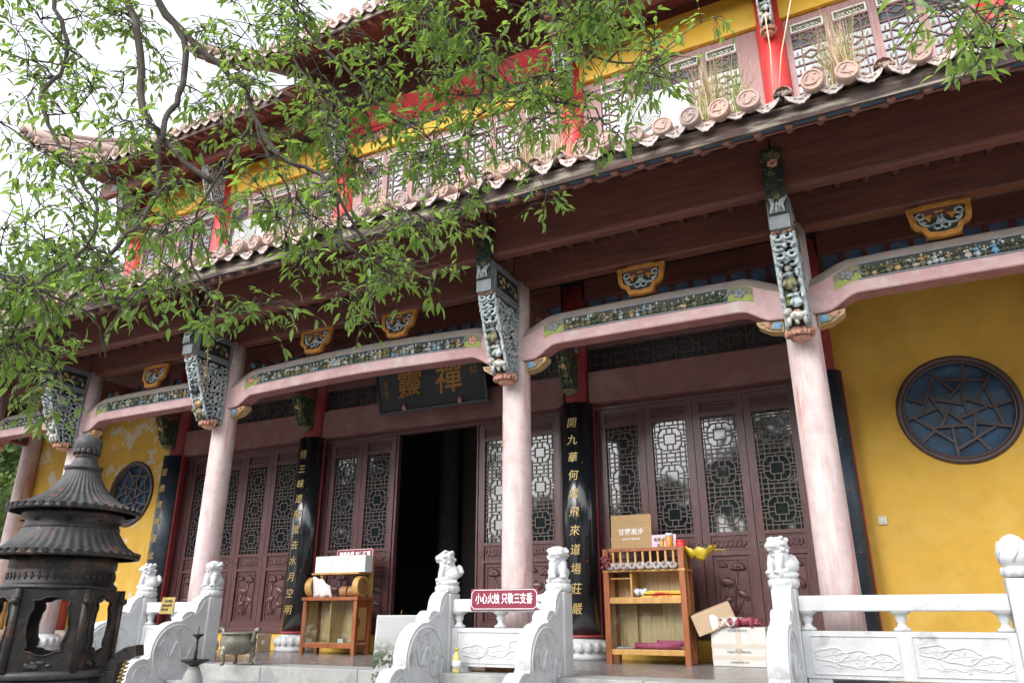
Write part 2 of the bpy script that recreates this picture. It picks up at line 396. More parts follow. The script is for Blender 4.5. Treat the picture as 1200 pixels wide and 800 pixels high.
# --- carved work used again and again
def curl(b, c, r, t, ax='x', k=None):
    b.torus(c, r, t, ax, 10, 5, random.random()*6, random.random()*6 + 4.6)
    b.ell(c, t*1.3, n=6, m=4)
def figure(b, c, h, pal, lean=0.0, heads=None):
    """a little carved figure of height h standing at c, facing -y"""
    x, y, z = c
    b.mi = CK.index(random.choice(pal)); b.ell((x, y, z+h*0.22), (h*0.19, h*0.15, h*0.24), (0, lean, 0), 8, 5); b.tube([(x-h*.1, y-h*.06, z+h*.4), (x-h*.16, y-h*.14, z+h*.1)], [h*.07, h*.09], 6); b.tube([(x+h*.08, y-h*.06, z+h*.4), (x+h*.15, y-h*.13, z+h*.08)], [h*.07, h*.09], 6)
    b.mi = CK.index(random.choice(pal)); b.ell((x, y-h*0.04, z+h*0.55), (h*0.15, h*0.12, h*0.17), (0, -lean, 0), 8, 5); b.tube([(x-h*.14, y-h*.1, z+h*.62), (x, y-h*.15, z+h*.5), (x+h*.14, y-h*.1, z+h*.62)], h*.035, 5)
    b.tube([(x-h*0.16, y-h*0.05, z+h*0.66), (x-h*0.26, y-h*0.16, z+h*0.5), (x-h*0.06, y-h*0.22, z+h*0.5)], h*0.055, 5)
    b.tube([(x+h*0.16, y-h*0.05, z+h*0.66), (x+h*0.28, y-h*0.14, z+h*0.56), (x+h*0.2, y-h*0.2, z+h*0.74)], h*0.055, 5)
    b.mi = CK.index(random.choice(heads) if heads else ('white' if random.random() < 0.6 else 'tan')); b.ell((x, y-h*0.10, z+h*0.82), (h*0.115, h*0.12, h*0.14), n=8, m=6)
    b.mi = CK.index('dark' if random.random() < 0.5 or heads else 'tan'); b.ell((x, y-h*0.06, z+h*0.95), (h*0.115, h*0.12, h*0.075), n=7, m=4)
def strut_mesh(name, seed, dim=False):
    """openwork bracket: local y from 0 (column face) out to -0.62, z from 0 (foot) up to 0.98"""
    random.seed(seed); b = MB()
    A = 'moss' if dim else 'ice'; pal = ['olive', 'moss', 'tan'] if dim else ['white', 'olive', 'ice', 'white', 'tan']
    def out(z): return -(0.20 + 0.44 * (z/0.98)**0.75)
    prof = [(0.0, 0.02)] + [(out(z)*0.86, z) for z in (0.03, 0.2, 0.4, 0.6, 0.8, 0.98)] + [(0.0, 0.98)]
    b.mi = CK.index('dark'); b.prism(prof, 'x', -0.035, 0.035)
    for sx in (-1, 1):
        z = 0.10                                                  # pierced scrollwork on the two cheeks
        while z < 0.95:
            y = -0.045
            while y > out(z)+0.02:
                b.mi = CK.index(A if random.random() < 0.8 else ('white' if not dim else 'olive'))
                R_ = random.uniform(0.032, 0.043); a0 = random.random()*6
                b.torus((sx*random.uniform(0.062, 0.085), y+random.uniform(-.012, .012), z+random.uniform(-.012, .012)), R_, random.uniform(0.013, 0.019), 'x', 10, 5, a0, a0+random.uniform(4.4, 6.2))
                if random.random() < .5: b.ell((sx*0.088, y+random.uniform(-.03, .03), z+random.uniform(-.03, .03)), (.012, random.uniform(.018, .035), .014), (random.uniform(-1.5, 1.5), 0, 0), 6, 4)
                y -= 0.082
            z += 0.078
        b.mi = CK.index(A)
        b.tube([(sx*0.08, out(z)*.97+.004*sin(z*60), z) for z in [0.06 + 0.9*i/22 for i in range(23)]], 0.018, 6)      # rims
        b.tube([(sx*0.08, -0.015, z) for z in (.03, .5, .96)], 0.018, 5)
    b.mi = CK.index(A)                                            # pierced cloud plate on the upper outer face
    for z in (0.66, 0.745, 0.83, 0.915):
        for x in (-0.042, 0.042):
            a0 = random.random()*6; b.torus((x+random.uniform(-.008, .008), out(z)+0.004, z+random.uniform(-.012, .012)), random.uniform(.030, .038), .018, 'y', 10, 5, a0, a0+5.2)
        b.ell((random.uniform(-.03, .03), out(z+.04)+.0, z+.045), (.03, .016, .016), (0, random.uniform(-.8, .8), 0), 7, 4)
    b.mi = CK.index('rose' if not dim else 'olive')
    for x in (-.06, -.02, .02, .06): b.ell((x, out(.97), .965), (.026, .02, .02), n=7, m=4)
    hd = None if dim else ['white']
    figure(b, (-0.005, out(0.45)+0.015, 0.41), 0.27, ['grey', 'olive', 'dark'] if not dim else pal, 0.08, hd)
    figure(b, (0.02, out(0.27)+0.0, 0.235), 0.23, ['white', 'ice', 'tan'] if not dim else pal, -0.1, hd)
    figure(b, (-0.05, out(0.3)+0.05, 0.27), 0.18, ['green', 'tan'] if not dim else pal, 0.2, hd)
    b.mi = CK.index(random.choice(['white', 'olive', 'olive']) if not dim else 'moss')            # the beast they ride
    b.ell((0.01, out(0.17)+0.005, 0.165), (0.075, 0.06, 0.048), (0, 0.12, 0), 9, 6)
    b.ell((-0.06, out(0.17)-0.03, 0.205), (0.034, 0.036, 0.040), (0, .5, 0), 8, 5); b.ell((-0.082, out(0.17)-0.045, 0.19), (0.02, 0.018, 0.016), n=6, m=4)
    for sx in (-0.055, 0.0, 0.06): b.tube([(sx, out(0.15)-0.01, 0.15), (sx*1.1, out(0.1)-0.02, 0.075)], [0.022, 0.015], 6)
    b.mi = CK.index('rose'); b.ell((0.015, out(.17)-.01, .20), (.035, .05, .018), n=7, m=4)
    b.mi = CK.index('rose' if not dim else 'olive')               # lotus foot
    for i in range(9):
        a = pi + pi*i/8
        b.ell((0.095*cos(a), -0.13 + 0.11*sin(a), 0.035), (0.032, 0.03, 0.05), (0.3*sin(a), 0, 0), 6, 5)
    b.ell((0, -0.12, -0.01), (0.085, 0.1, 0.045), n=10, m=5)
    b.mi = CK.index('tan'); b.ell((0, -0.11, 0.06), (0.11, 0.12, 0.03), n=10, m=5)
    return b.mesh(name, CM)
STRUTS = [strut_mesh('carved_strut', s) for s in (3, 8, 15)]
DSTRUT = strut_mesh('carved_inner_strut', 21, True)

# --- outer and inner columns
def col_mesh(r, z0, z1, m):
    b = MB(); n = 8
    b.lathe([(r*(1.0 - 0.06*(i/n)), z0 + (z1-z0)*i/n) for i in range(n+1)], n=28)
    return b.mesh('column', m)
def base_mesh(r):
    b = MB(); b.lathe([(r*1.62, 0), (r*1.68, 0.05), (r*1.55, 0.075), (r*1.6, 0.10), (r*1.75, 0.15), (r*1.6, 0.215), (r*1.25, 0.24), (r*1.22, 0.26), (r*0.8, 0.26)], n=36, rib=18, amp=0.0)
    for i in range(18):                                           # lotus petals round the drum
        a = 2*pi*i/18
        b.ell((r*1.62*cos(a), r*1.62*sin(a), 0.15), (r*0.16, r*0.28, 0.065), (0, 0, a), 7, 5)
    return b.mesh('column_base', marble)
ocol, icol, obase, ibase = col_mesh(0.175, 0.255, 4.46, pink), col_mesh(0.185, 0.255, 5.2, darkred), base_mesh(0.175), base_mesh(0.2)
ocol2 = col_mesh(0.185, 0.255, 5.2, pink)
for x in OC[1:]:
    c = put(ocol, 'column', T, (x, YO, 0)); put(obase, 'column_base', T, (x, YO, 0))
put(ocol, 'column', T, (OC[0], YO, 0))
for x in OC:
    put(icol if x != OC[0] else ocol2, 'column', T, (x, YI, 0)); put(ibase, 'column_base', T, (x, YI, 0))

# --- arched beams between the outer columns, each with its carved frieze
def sstep(t): t = max(0, min(1, t)); return t*t*(3-2*t)
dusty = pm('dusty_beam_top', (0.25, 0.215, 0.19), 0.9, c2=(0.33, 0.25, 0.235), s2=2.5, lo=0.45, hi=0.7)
under_shade_paint = pm('unfaded_shaded_beam_paint', (0.33, 0.15, 0.15), 0.7, var=0.2)  # less faded paint, with the shade under the beam put into its colour
def arched_beam(xa, xb, seed):
    random.seed(seed)
    L = xb - xa; n = 44; crown = 0.0 if L < 4 else 0.06
    def bot(s):
        e = min(s, L-s); return 3.405 + 0.15*sstep((e-0.26)/0.32) + crown*0.8*sin(pi*s/L)**2
    def top(s):
        e = min(s, L-s); return 3.79 + 0.17*sstep(e/0.55) + 0.025*sin(pi*s/L) + crown*sin(pi*s/L)
    b = MB(); vs = []; sec = [(-0.108, 0.0), (-0.12, 0.03), (-0.121, 0.12), (-0.12, 0.5), (-0.112, 0.72), (-0.085, 0.88), (-0.045, 0.97), (0, 1.0),
                             (0.045, 0.97), (0.085, 0.88), (0.12, 0.6), (0.12, 0.05), (0.10, 0.0)]
    k = len(sec)
    for i in range(n+1):
        s = L*i/n; b0, t0 = bot(s), top(s)
        for (y, q) in sec: vs.append((xa+s, YO+y, b0+(t0-b0)*q))
    fs = [(i*k+j, (i+1)*k+j, (i+1)*k+(j+1) % k, i*k+(j+1) % k) for i in range(n) for j in range(k)]
    for i in range(n):
        for j in range(k):
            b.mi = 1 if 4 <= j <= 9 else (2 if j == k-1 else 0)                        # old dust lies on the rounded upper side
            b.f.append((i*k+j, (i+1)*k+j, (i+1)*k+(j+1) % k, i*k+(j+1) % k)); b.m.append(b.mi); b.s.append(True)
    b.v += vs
    o = b.build('arched_beam', [beampink, dusty, under_shade_paint], T)
    es = o.modifiers.new('split', 'EDGE_SPLIT'); es.split_angle = radians(38)
    # frieze: dark ground in a border, painted ends, a procession of small figures
    f = MB(); s0, s1 = 0.13*L if L < 4 else 0.09*L, L - (0.13*L if L < 4 else 0.09*L)
    zc = lambda s: bot(s)*0.49 + top(s)*0.51
    hh = 0.074
    pts = 22
    def strip(sa, sb, h0, h1, y, mi):
        f.mi = CK.index(mi); vs = []
        for i in range(pts+1):
            s = sa + (sb-sa)*i/pts
            vs += [(xa+s, y, zc(s)+h0), (xa+s, y, zc(s)+h1), (xa+s, YO-0.08, zc(s)+h1), (xa+s, YO-0.08, zc(s)+h0)]
        f.add(vs, [(i*4+j, (i+1)*4+j, (i+1)*4+(j+1) % 4, i*4+(j+1) % 4) for i in range(pts) for j in range(4)] + [(0, 1, 2, 3), (pts*4+3, pts*4+2, pts*4+1, pts*4)], False)
    e = 0.26 if L < 4 else 0.24
    strip(s0+e, s1-e, -hh, hh, YO-0.123, 'dark')
    strip(s0+e*0.9, s1-e*0.9, hh, hh+0.012, YO-0.132, 'grey'); strip(s0+e*0.9, s1-e*0.9, -hh-0.012, -hh, YO-0.132, 'grey')
    for (sa, sb, d) in ((s0, s0+e, 1), (s1-e, s1, -1)):
        strip(sa, sb, -hh-0.01, -hh*0.05, YO-0.1255, 'green'); strip(sa, sb, -hh*0.05, hh+0.008, YO-0.1245, 'olive')
        f.mi = CK.index('rose' if L > 4 else 'grey')
        cx = xa + (sa+sb)/2; zz = zc((sa+sb)/2)
        for q in range(5):
            a = q*2*pi/5; f.ell((cx+0.04*cos(a), YO-0.128, zz+0.03*sin(a)), (0.034, 0.008, 0.026), (0, -a, 0), 7, 4)
        f.mi = CK.index('grey'); f.tube([(cx+d*0.06, YO-0.128, zz+0.02), (cx+d*0.1, YO-0.128, zz+0.045), (cx+d*0.13, YO-0.128, zz), (cx+d*0.17, YO-0.128, zz-0.04)], 0.012, 5)
    s = s0 + e + 0.05
    while s < s1 - e - 0.04:
        pal = random.choice([['olive', 'moss', 'tan'], ['olive', 'ice', 'moss'], ['blue', 'olive', 'ice'], ['olive', 'moss'], ['ice', 'olive', 'white']] if L < 4 else [['olive', 'tan'], ['olive', 'moss'], ['blue', 'olive', 'ice'], ['olive', 'ice', 'white']])
        figure(f, (xa+s, YO-0.127, zc(s)-hh+0.004), random.uniform(0.10, 0.145), pal, random.uniform(-0.6, 0.6), ['olive', 'tan', 'ice', 'white'])
        if random.random() < 0.6:
            f.mi = CK.index(random.choice(['ice', 'olive', 'moss', 'white']))
            f.ell((xa+s+0.03, YO-0.128, zc(s)+random.uniform(-0.05, 0.05)), (0.03, 0.016, 0.02), (0, random.uniform(-1, 1), 0), 6, 4)
        for q in range(2):
            f.mi = CK.index(random.choice(['olive', 'moss', 'olive', 'ice', 'grey', 'tan']))
            f.ell((xa+s+random.uniform(-.03, .03), YO-0.126, zc(s)+random.uniform(-hh, hh)*.85), (random.uniform(.008, .022), 0.013, random.uniform(.006, .016)), (0, random.uniform(-1.5, 1.5), 0), 6, 4)
        s += random.uniform(0.05, 0.085)
    f.build('frieze', CM, o)
    for (xe, d) in ((xa+0.165, 1), (xb-0.165, -1)):                # small corbels under both ends
        q = MB(); q.mi = CK.index('tan')
        q.prism([(xe, 3.405), (xe+d*0.27, 3.425), (xe+d*0.25, 3.37), (xe+d*0.14, 3.30), (xe, 3.275)][::d], 'y', YO-0.075, YO+0.075)
        q.mi = CK.index('blue'); q.ell((xe+d*0.06, YO-0.078, 3.35), (0.055, 0.012, 0.05), n=8, m=5)
        q.mi = CK.index('rose'); q.ell((xe+d*0.16, YO-0.078, 3.375), (0.055, 0.012, 0.035), (0, 0.4*d, 0), 8, 5)
        q.mi = CK.index('olive'); q.tube([(xe+d*0.02, YO-0.078, 3.30), (xe+d*0.12, YO-0.08, 3.32), (xe+d*0.22, YO-0.078, 3.40)], 0.012, 5)
        q.build('corbel', CM, o, bev=0.004)
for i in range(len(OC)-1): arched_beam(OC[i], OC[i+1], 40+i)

# --- struts, carved boxes and flower panels that carry the eave at every outer column
def boxes():
    b = MB(); g = CK.index('grey'); b.mi = g
    b.box(-0.095, 0.095, -0.86, -0.10, 4.055, 4.45)
    for sx in (-1, 1):                                            # sunk panels with a raised rim on both cheeks
        xs = sx*0.097
        b.mi = CK.index('dark'); b.box(min(xs, xs+sx*0.004), max(xs, xs+sx*0.004), -0.74, -0.18, 4.13, 4.37)
        b.mi = g
        for (ya, yb, za, zb) in ((-0.78, -0.14, 4.37, 4.40), (-0.78, -0.14, 4.10, 4.13), (-0.78, -0.74, 4.13, 4.37), (-0.18, -0.14, 4.13, 4.37)):
            b.box(min(xs, xs+sx*0.014), max(xs, xs+sx*0.014), ya, yb, za, zb)
        for q in range(16):
            b.mi = CK.index(random.choice(['moss', 'olive', 'tan', 'moss', 'rose']))
            b.ell((xs+sx*0.006, random.uniform(-0.7, -0.22), random.uniform(4.16, 4.34)), (0.012, random.uniform(0.02, 0.05), random.uniform(0.015, 0.035)), (random.uniform(-1, 1), 0, 0), 6, 4)
    return b.mesh('carved_box', CM)
def flowers():
    b = MB(); b.mi = CK.index('dark'); b.box(-0.093, 0.093, -0.875, -0.8615, 4.20, 4.45); b.box(-0.093, 0.093, -0.875, -0.815, 4.452, 4.95)
    for q in range(38):
        b.mi = CK.index(random.choice(['moss', 'moss', 'olive', 'dark']))
        z = random.uniform(4.34, 4.93); curl(b, (random.uniform(-0.07, 0.07), -0.88, z), random.uniform(0.018, 0.035), 0.011, 'y')
    b.mi = CK.index('rose')
    for q in range(7):
        a = q*0.9; b.ell((0.01+0.03*cos(a), -0.895, 4.77+0.03*sin(a)), (0.026, 0.016, 0.022), (0, -a, 0), 7, 5)
    b.mi = CK.index('ice')
    for q in range(6): b.tube([(-0.07+0.025*q, -0.885, 4.215), (-0.06+0.022*q+random.uniform(-0.02, 0.02), -0.90, 4.29), (-0.06+0.03*q, -0.885, 4.34+random.uniform(-0.02, 0.04))], 0.014, 5)
    return b.mesh('flower_panel', CM)
random.seed(5); boxm, flom = boxes(), flowers()
for i, x in enumerate(OC[1:7]):
    st = put(STRUTS[i % 3], 'carved_strut', T, (x, YO-0.165, 3.12), scale=(1.22, 1.0, 0.96))
    put(boxm, 'carved_box', T, (x, YO, 0)); put(flom, 'flower_panel', T, (x, YO, 0))
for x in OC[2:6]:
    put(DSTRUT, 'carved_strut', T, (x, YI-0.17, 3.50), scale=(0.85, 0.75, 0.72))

# --- bat-and-scroll brackets standing on the arched beams
def bat_mesh():
    b = MB()
    def ring(k, dz=0): return [(-0.285*k, 0.40*0.5*k+0.2-0.2*k*0+0.0+dz) for _ in ()]
    out_ = [(-0.285, 0.395), (-0.1, 0.41), (0.1, 0.41), (0.285, 0.395), (0.262, 0.20), (0.235, 0.15), (0.18, 0.125), (0.14, 0.03), (0.0, 0.01), (-0.14, 0.03), (-0.18, 0.125), (-0.235, 0.15), (-0.262, 0.20)]
    inn = [(x*0.80, 0.225+(z-0.225)*0.74) for x, z in out_]
    b.mi = CK.index('orange'); b.holed(out_, inn, -0.03, 0.02)
    b.mi = CK.index('dark'); b.prism([(x*0.82, 0.225+(z-0.225)*0.76) for x, z in out_], 'y', 0.0, 0.012)
    b.mi = CK.index('ice')
    for sx in (-1, 1):
        b.torus((sx*0.1, -0.012, 0.25), 0.085, 0.014, 'y', 14, 5, pi*0.9, pi*2.1)
        b.torus((sx*0.17, -0.012, 0.29), 0.035, 0.013, 'y', 10, 5); b.torus((sx*0.035, -0.012, 0.15), 0.035, 0.013, 'y', 10, 5)
        b.ell((sx*0.15, -0.012, 0.21), (0.03, 0.012, 0.02), n=6, m=4)
    b.ell((0, -0.014, 0.22), (0.02, 0.012, 0.05), n=6, m=4)
    b.mi = CK.index('orange')
    for sx in (-1, 1):
        b.ell((sx*0.1, -0.016, 0.27), (0.045, 0.016, 0.022), (0, sx*0.4, 0), 7, 5); b.ell((sx*0.1, -0.018, 0.25), (0.02, 0.016, 0.04), n=7, m=5)
        b.ell((sx*0.02, -0.016, 0.32), (0.025, 0.012, 0.015), n=6, m=4)
    for i in range(13):                                           # beading on the gilt frame
        p, q = Vector(out_[i]), Vector(out_[(i+1) % 13]); r, s2 = Vector(inn[i]), Vector(inn[(i+1) % 13])
        for t in (0.15, 0.4, 0.65, 0.9):
            u = (p.lerp(q, t) + r.lerp(s2, t))/2
            b.ell((u.x, -0.031, u.y), (0.014, 0.006, 0.010), (0, t*3, 0), 5, 3)
    return b.mesh('bat_bracket', CM)
batm = bat_mesh()
bats = []
for i in range(len(OC)-1):
    a, b_ = OC[i], OC[i+1]; L = b_-a
    for s in ((0.5,) if L < 4 else (0.345, 0.64)):
        o = put(batm, 'bat_bracket', T, (a+L*s, YO-0.10, 3.965 + (0.055 if L > 4 else 0.0)), (radians(-9), 0, 0))
        mm = MB(); mm.box(a+L*s-0.16, a+L*s+0.16, YO-0.06, YO+0.1, 3.99 + (0.055 if L > 4 else 0), 4.40); mm.build('bracket_block', brown, T)

# --- beams of the porch: on the columns, under the eave, and across to the inner columns
for i in range(len(OC)-1):
    a, b_ = OC[i], OC[i+1]
    m = MB(); m.box(a+0.003, b_-0.003, YO-0.085, YO+0.085, 4.405, 4.86); m.build('column_beam', brown, T, bev=0.02)
    m = MB(); m.box(a+0.003, b_-0.003, 6.90, 7.06, 4.505, 5.16); m.build('eave_beam', brown, T, bev=0.03)
    walled = i in (0, 1, 5, 6)                                    # the end bays are plain ochre wall up to the upper lintel
    if not walled:
        m = MB(); m.box(a+0.19, b_-0.19, YI-0.07, YI+0.10, 3.36, 3.84); m.build('lintel', brownred, T, bev=0.02)
        m = MB(); m.box(a+0.19, b_-0.19, YI-0.05, YI+0.08, 4.21, 4.36); m.build('upper_lintel', brownred, T, bev=0.01)
    m = MB(); m.box(a+0.19, b_-0.19, YI-0.08, YI+0.10, 4.60, 4.72); m.build('upper_lintel', brown, T, bev=0.01)
    m = MB(); m.box(a+0.19, b_-0.19, YI-0.08, YI+0.10, 4.98, 5.30); m.build('upper_lintel', brown, T, bev=0.01)
    if not walled: m = MB(); m.box(a+0.19, b_-0.19, YI+0.02, YI+0.06, 4.362, 4.598); m.build('infill_board', brown, T)
    n = max(5, int((b_-a-0.4)/0.26)); w = (b_-a-0.4)/n
    for q in range(n):                                            # small blue clerestory panes between posts
        m = MB(); m.box(a+0.2+q*w+0.03, a+0.2+(q+1)*w-0.03, YI+0.01, YI+0.02, 4.722, 4.978); m.build('clerestory_pane', clerblue, T)
        m = MB(); m.box(a+0.2+q*w-0.03, a+0.2+q*w+0.03, YI-0.03, YI+0.05, 4.722, 4.978); m.build('clerestory_post', brown, T)
    if walled: continue
    # openwork band over the doors
    m = MB(); m.box(a+0.19, b_-0.19, YI+0.05, YI+0.07, 3.842, 4.208); m.build('band_ground', carv['dark'], T)
    m = MB(); y = YI+0.03; za, zb = 3.845, 4.205; xa, xb = a+0.2, b_-0.2
    nn = int((xb-xa)/0.30); ww = (xb-xa)/nn
    for q in range(nn):
        x0 = xa+q*ww; xm = x0+ww/2; zm = (za+zb)/2
        for (p, r) in (((x0, za), (x0, zb)), ((x0, zm), (xm, zb)), ((xm, zb), (x0+ww, zm)), ((x0+ww, zm), (xm, za)), ((xm, za), (x0, zm)),
                       ((x0+ww*.25, zm-.07), (x0+ww*.75, zm-.07)), ((x0+ww*.25, zm+.07), (x0+ww*.75, zm+.07)), ((x0+ww*.25, zm-.07), (x0+ww*.25, zm+.07)), ((x0+ww*.75, zm-.07), (x0+ww*.75, zm+.07))):
            m.bar((p[0], y, p[1]), (r[0], y, r[1]), 0.016, 0.016, (0, 1, 0))
    m.bar((xa, y, zb), (xb, y, zb), 0.02, 0.02, (0, 1, 0)); m.bar((xa, y, za), (xb, y, za), 0.02, 0.02, (0, 1, 0))
    m.build('openwork_band', latw, T)
for x in OC:
    m = MB(); m.box(x-0.09, x+0.09, YO+0.09, YI-0.15, 4.02, 4.40); m.build('cross_beam', brown, T, bev=0.03)
    m = MB()
    for q in range(14):
        m.mi = CK.index(random.choice(['moss', 'dark', 'olive', 'blue', 'tan']))
        m.ell((x+0.1, YO+0.3+q*0.11, 4.2+random.uniform(-0.08, 0.08)), (0.025, 0.06, 0.05), (random.uniform(-1, 1), 0, 0), 6, 4)
    m.build('beam_carving', CM, T)['kind'] = 'stuff'

# --- lower roof: rafters, soffit, fascia, tiles
EY, EZ = 6.05, 4.80                                               # eave edge: fascia face and its top
slope = math.atan(0.45)
def roof_z(y): return 4.82 + (y-6.05)*math.tan(slope)
RX0, RX1 = -18.6, 5.6
R1 = MB()
R1.add([(RX0, 6.06, roof_z(6.06)-0.03), (RX1, 6.06, roof_z(6.06)-0.03), (RX1, 10.0, roof_z(10)-0.03), (RX0, 10.0, roof_z(10)-0.03),
        (RX0, 6.06, roof_z(6.06)), (RX1, 6.06, roof_z(6.06)), (RX1, 10.0, roof_z(10)), (RX0, 10.0, roof_z(10))],
       [(0,3,2,1),(4,5,6,7),(0,1,5,4),(1,2,6,5),(2,3,7,6),(3,0,4,7)])
lroof = R1.build('lower_roof', brown, T)
m = MB(); m.box(RX0, RX1, 6.02, 6.055, 4.648, 4.822); fo = m.build('fascia_board', fascia, lroof)
m = MB(); m.box(RX0, RX1, 6.056, 6.19, 4.712, 4.722); m.build('soffit_strip', blueboard, lroof)
m = MB(); m.add([(RX0, 6.19, 4.715), (RX1, 6.19, 4.715), (RX1, 6.46, 4.895), (RX0, 6.46, 4.895)], [(0, 1, 2, 3)]); m.build('soffit_board', brown, lroof)
m = MB(); m.box(RX0, RX1, 6.435, 6.468, 4.858, 4.885); m.build('eave_lath', rafterm, lroof)
m = MB(); m.cyl((0, 0.0, 0), (0, 0.43, 0.295), 0.038, n=10); raf = m.mesh('rafter', rafterm)
m = MB(); m.cyl((0, 0, 0), (0, 0.11, 0.06), 0.036, n=10); fraf = m.mesh('flying_rafter', rafterm)
PITCH = 0.275
m = MB(); m.cyl((0, 7.09, 4.71), (0, 7.612, 4.795), 0.04, n=10); sraf = m.mesh('rafter', rafterm)
nt_ = int((RX1-RX0)/PITCH)
for i in range(nt_):
    x = RX0 + 0.14 + i*PITCH
    put(sraf, 'rafter', lroof, (x+.05, 0, 0)); put(raf, 'rafter', lroof, (x, 6.45, 4.862)); put(fraf, 'flying_rafter', lroof, (x+0.02, 6.058, 4.636))
# barrel tile ends: disc with a rim and a coiled dragon; drip tiles between them
def disc_mesh(seed):
    random.seed(seed); b = MB()
    b.cyl((0, -0.028, 0), (0, 0.0, 0), 0.088, 0.09, 24, False)
    b.torus((0, -0.028, 0), 0.076, 0.011, 'y', 22, 5)
    pts = []
    for i in range(18):
        t = i/17; a = t*4.6 + seed; r = 0.05*(1-0.62*t)
        pts.append((r*cos(a)+0.012*sin(9*t), -0.032, r*sin(a)))
    b.tube(pts, [0.011*(1-0.5*i/17) for i in range(18)], 5)
    for q in range(6):
        a = random.random()*6.28; b.ell((0.05*cos(a), -0.03, 0.05*sin(a)), (0.012, 0.006, 0.008), (0, a, 0), 5, 3)
    b.tube([(0, 0, 0), (0, 0.06, 0)], 0.083, 16, True, False)
    return b.mesh('disc_tile', tile)
def drip_mesh(seed):
    random.seed(seed); b = MB(); n = 10; top_ = []; bt = []
    for i in range(n+1):
        t = i/n*2-1; x = 0.118*t
        sag = -0.045*(1-t*t)
        top_.append((x, sag+0.012))
        bt.append((x*1.0, sag-0.034-0.058*(1-abs(t)**1.5)+0.007*cos(i*2.6)))
    vs = [(p[0], -0.012, p[1]) for p in top_] + [(p[0], -0.035, p[1]-0.004) for p in bt] + [(p[0], 0.003, p[1]) for p in top_] + [(p[0], -0.02, p[1]-0.004) for p in bt]
    k = n+1
    fs = []
    for i in range(n):
        fs += [(i, i+1, k+i+1, k+i), (2*k+i, 3*k+i, 3*k+i+1, 2*k+i+1), (k+i, k+i+1, 3*k+i+1, 3*k+i)]
    b.add(vs, fs, False)
    vs = [(p[0], 0.0, p[1]) for p in top_] + [(p[0], 0.5, p[1]+0.165) for p in top_]
    b.add(vs, [(i, k+i, k+i+1, i+1) for i in range(n)], True)
    b.mi = 0
    for q in range(5): b.ell((random.uniform(-0.05, 0.05), -0.03, -0.075+random.uniform(-0.02, 0.02)), (0.018, 0.006, 0.008), (0, random.uniform(-1, 1), 0), 5, 3)
    return b.mesh('drip_tile', driptile)
discs = [disc_mesh(s) for s in (1, 2.4, 3.9, 5.5)]; drips = [drip_mesh(s) for s in (1, 2, 3)]
def stump_mesh():
    b = MB(); b.torus((0, 0, 0), 0.07, 0.02, 'y', 12, 5, 0, pi); b.tube([(0, 0.02, 0), (0, 0.5, 0.16)], 0.075, 12, True, False)
    for q in range(8): b.ell((random.uniform(-0.05, 0.05), 0.0, random.uniform(-0.02, 0.05)), 0.024, n=6, m=4)
    return b.mesh('broken_tile', tile)
stump = stump_mesh()
random.seed(77)
broken = {66, 69, 55, 57, 58, 48, 40, 31}
X0T = -0.30 - 66*PITCH
for i in range(0, 84):
    x = X0T + i*PITCH
    if x < RX0+0.1 or x > RX1-0.1: continue
    j = lambda s: random.uniform(-s, s)
    if i in broken: put(stump, 'broken_tile', lroof, (x+j(.01), 6.02, roof_z(6.05)+0.125), (0, j(.2), 0))
    else: put(random.choice(discs), 'disc_tile', lroof, (x+j(.016), 5.935+j(.02), roof_z(6.0)+0.128+j(.010)), (j(.12)-0.1, j(3.1), j(.14)), (1.14+j(.05), 1, 1.14+j(.05)))
    put(random.choice(drips), 'drip_tile', lroof, (x+PITCH/2+j(.01), 5.965+j(.015), roof_z(6.0)+0.085+j(.012)), (j(.1), j(.1), j(.1)), (1+j(.05), 1, 1+j(.15)))
# the rows of barrel and pan tiles running up the slope behind the ends
m = MB()
ln = 3.7; tz = math.tan(slope)*ln
for i in range(0, 84):
    x = X0T + i*PITCH
    if x < RX0+0.1 or x > RX1-0.1: continue
    m.tube([(x, 6.0, roof_z(6.0)+0.132), (x, 6.3+ln, roof_z(6.3)+0.12+tz)], 0.081, 10, True, False)
tr = m.build('tile_rows', tile, lroof); tr['kind'] = 'stuff'
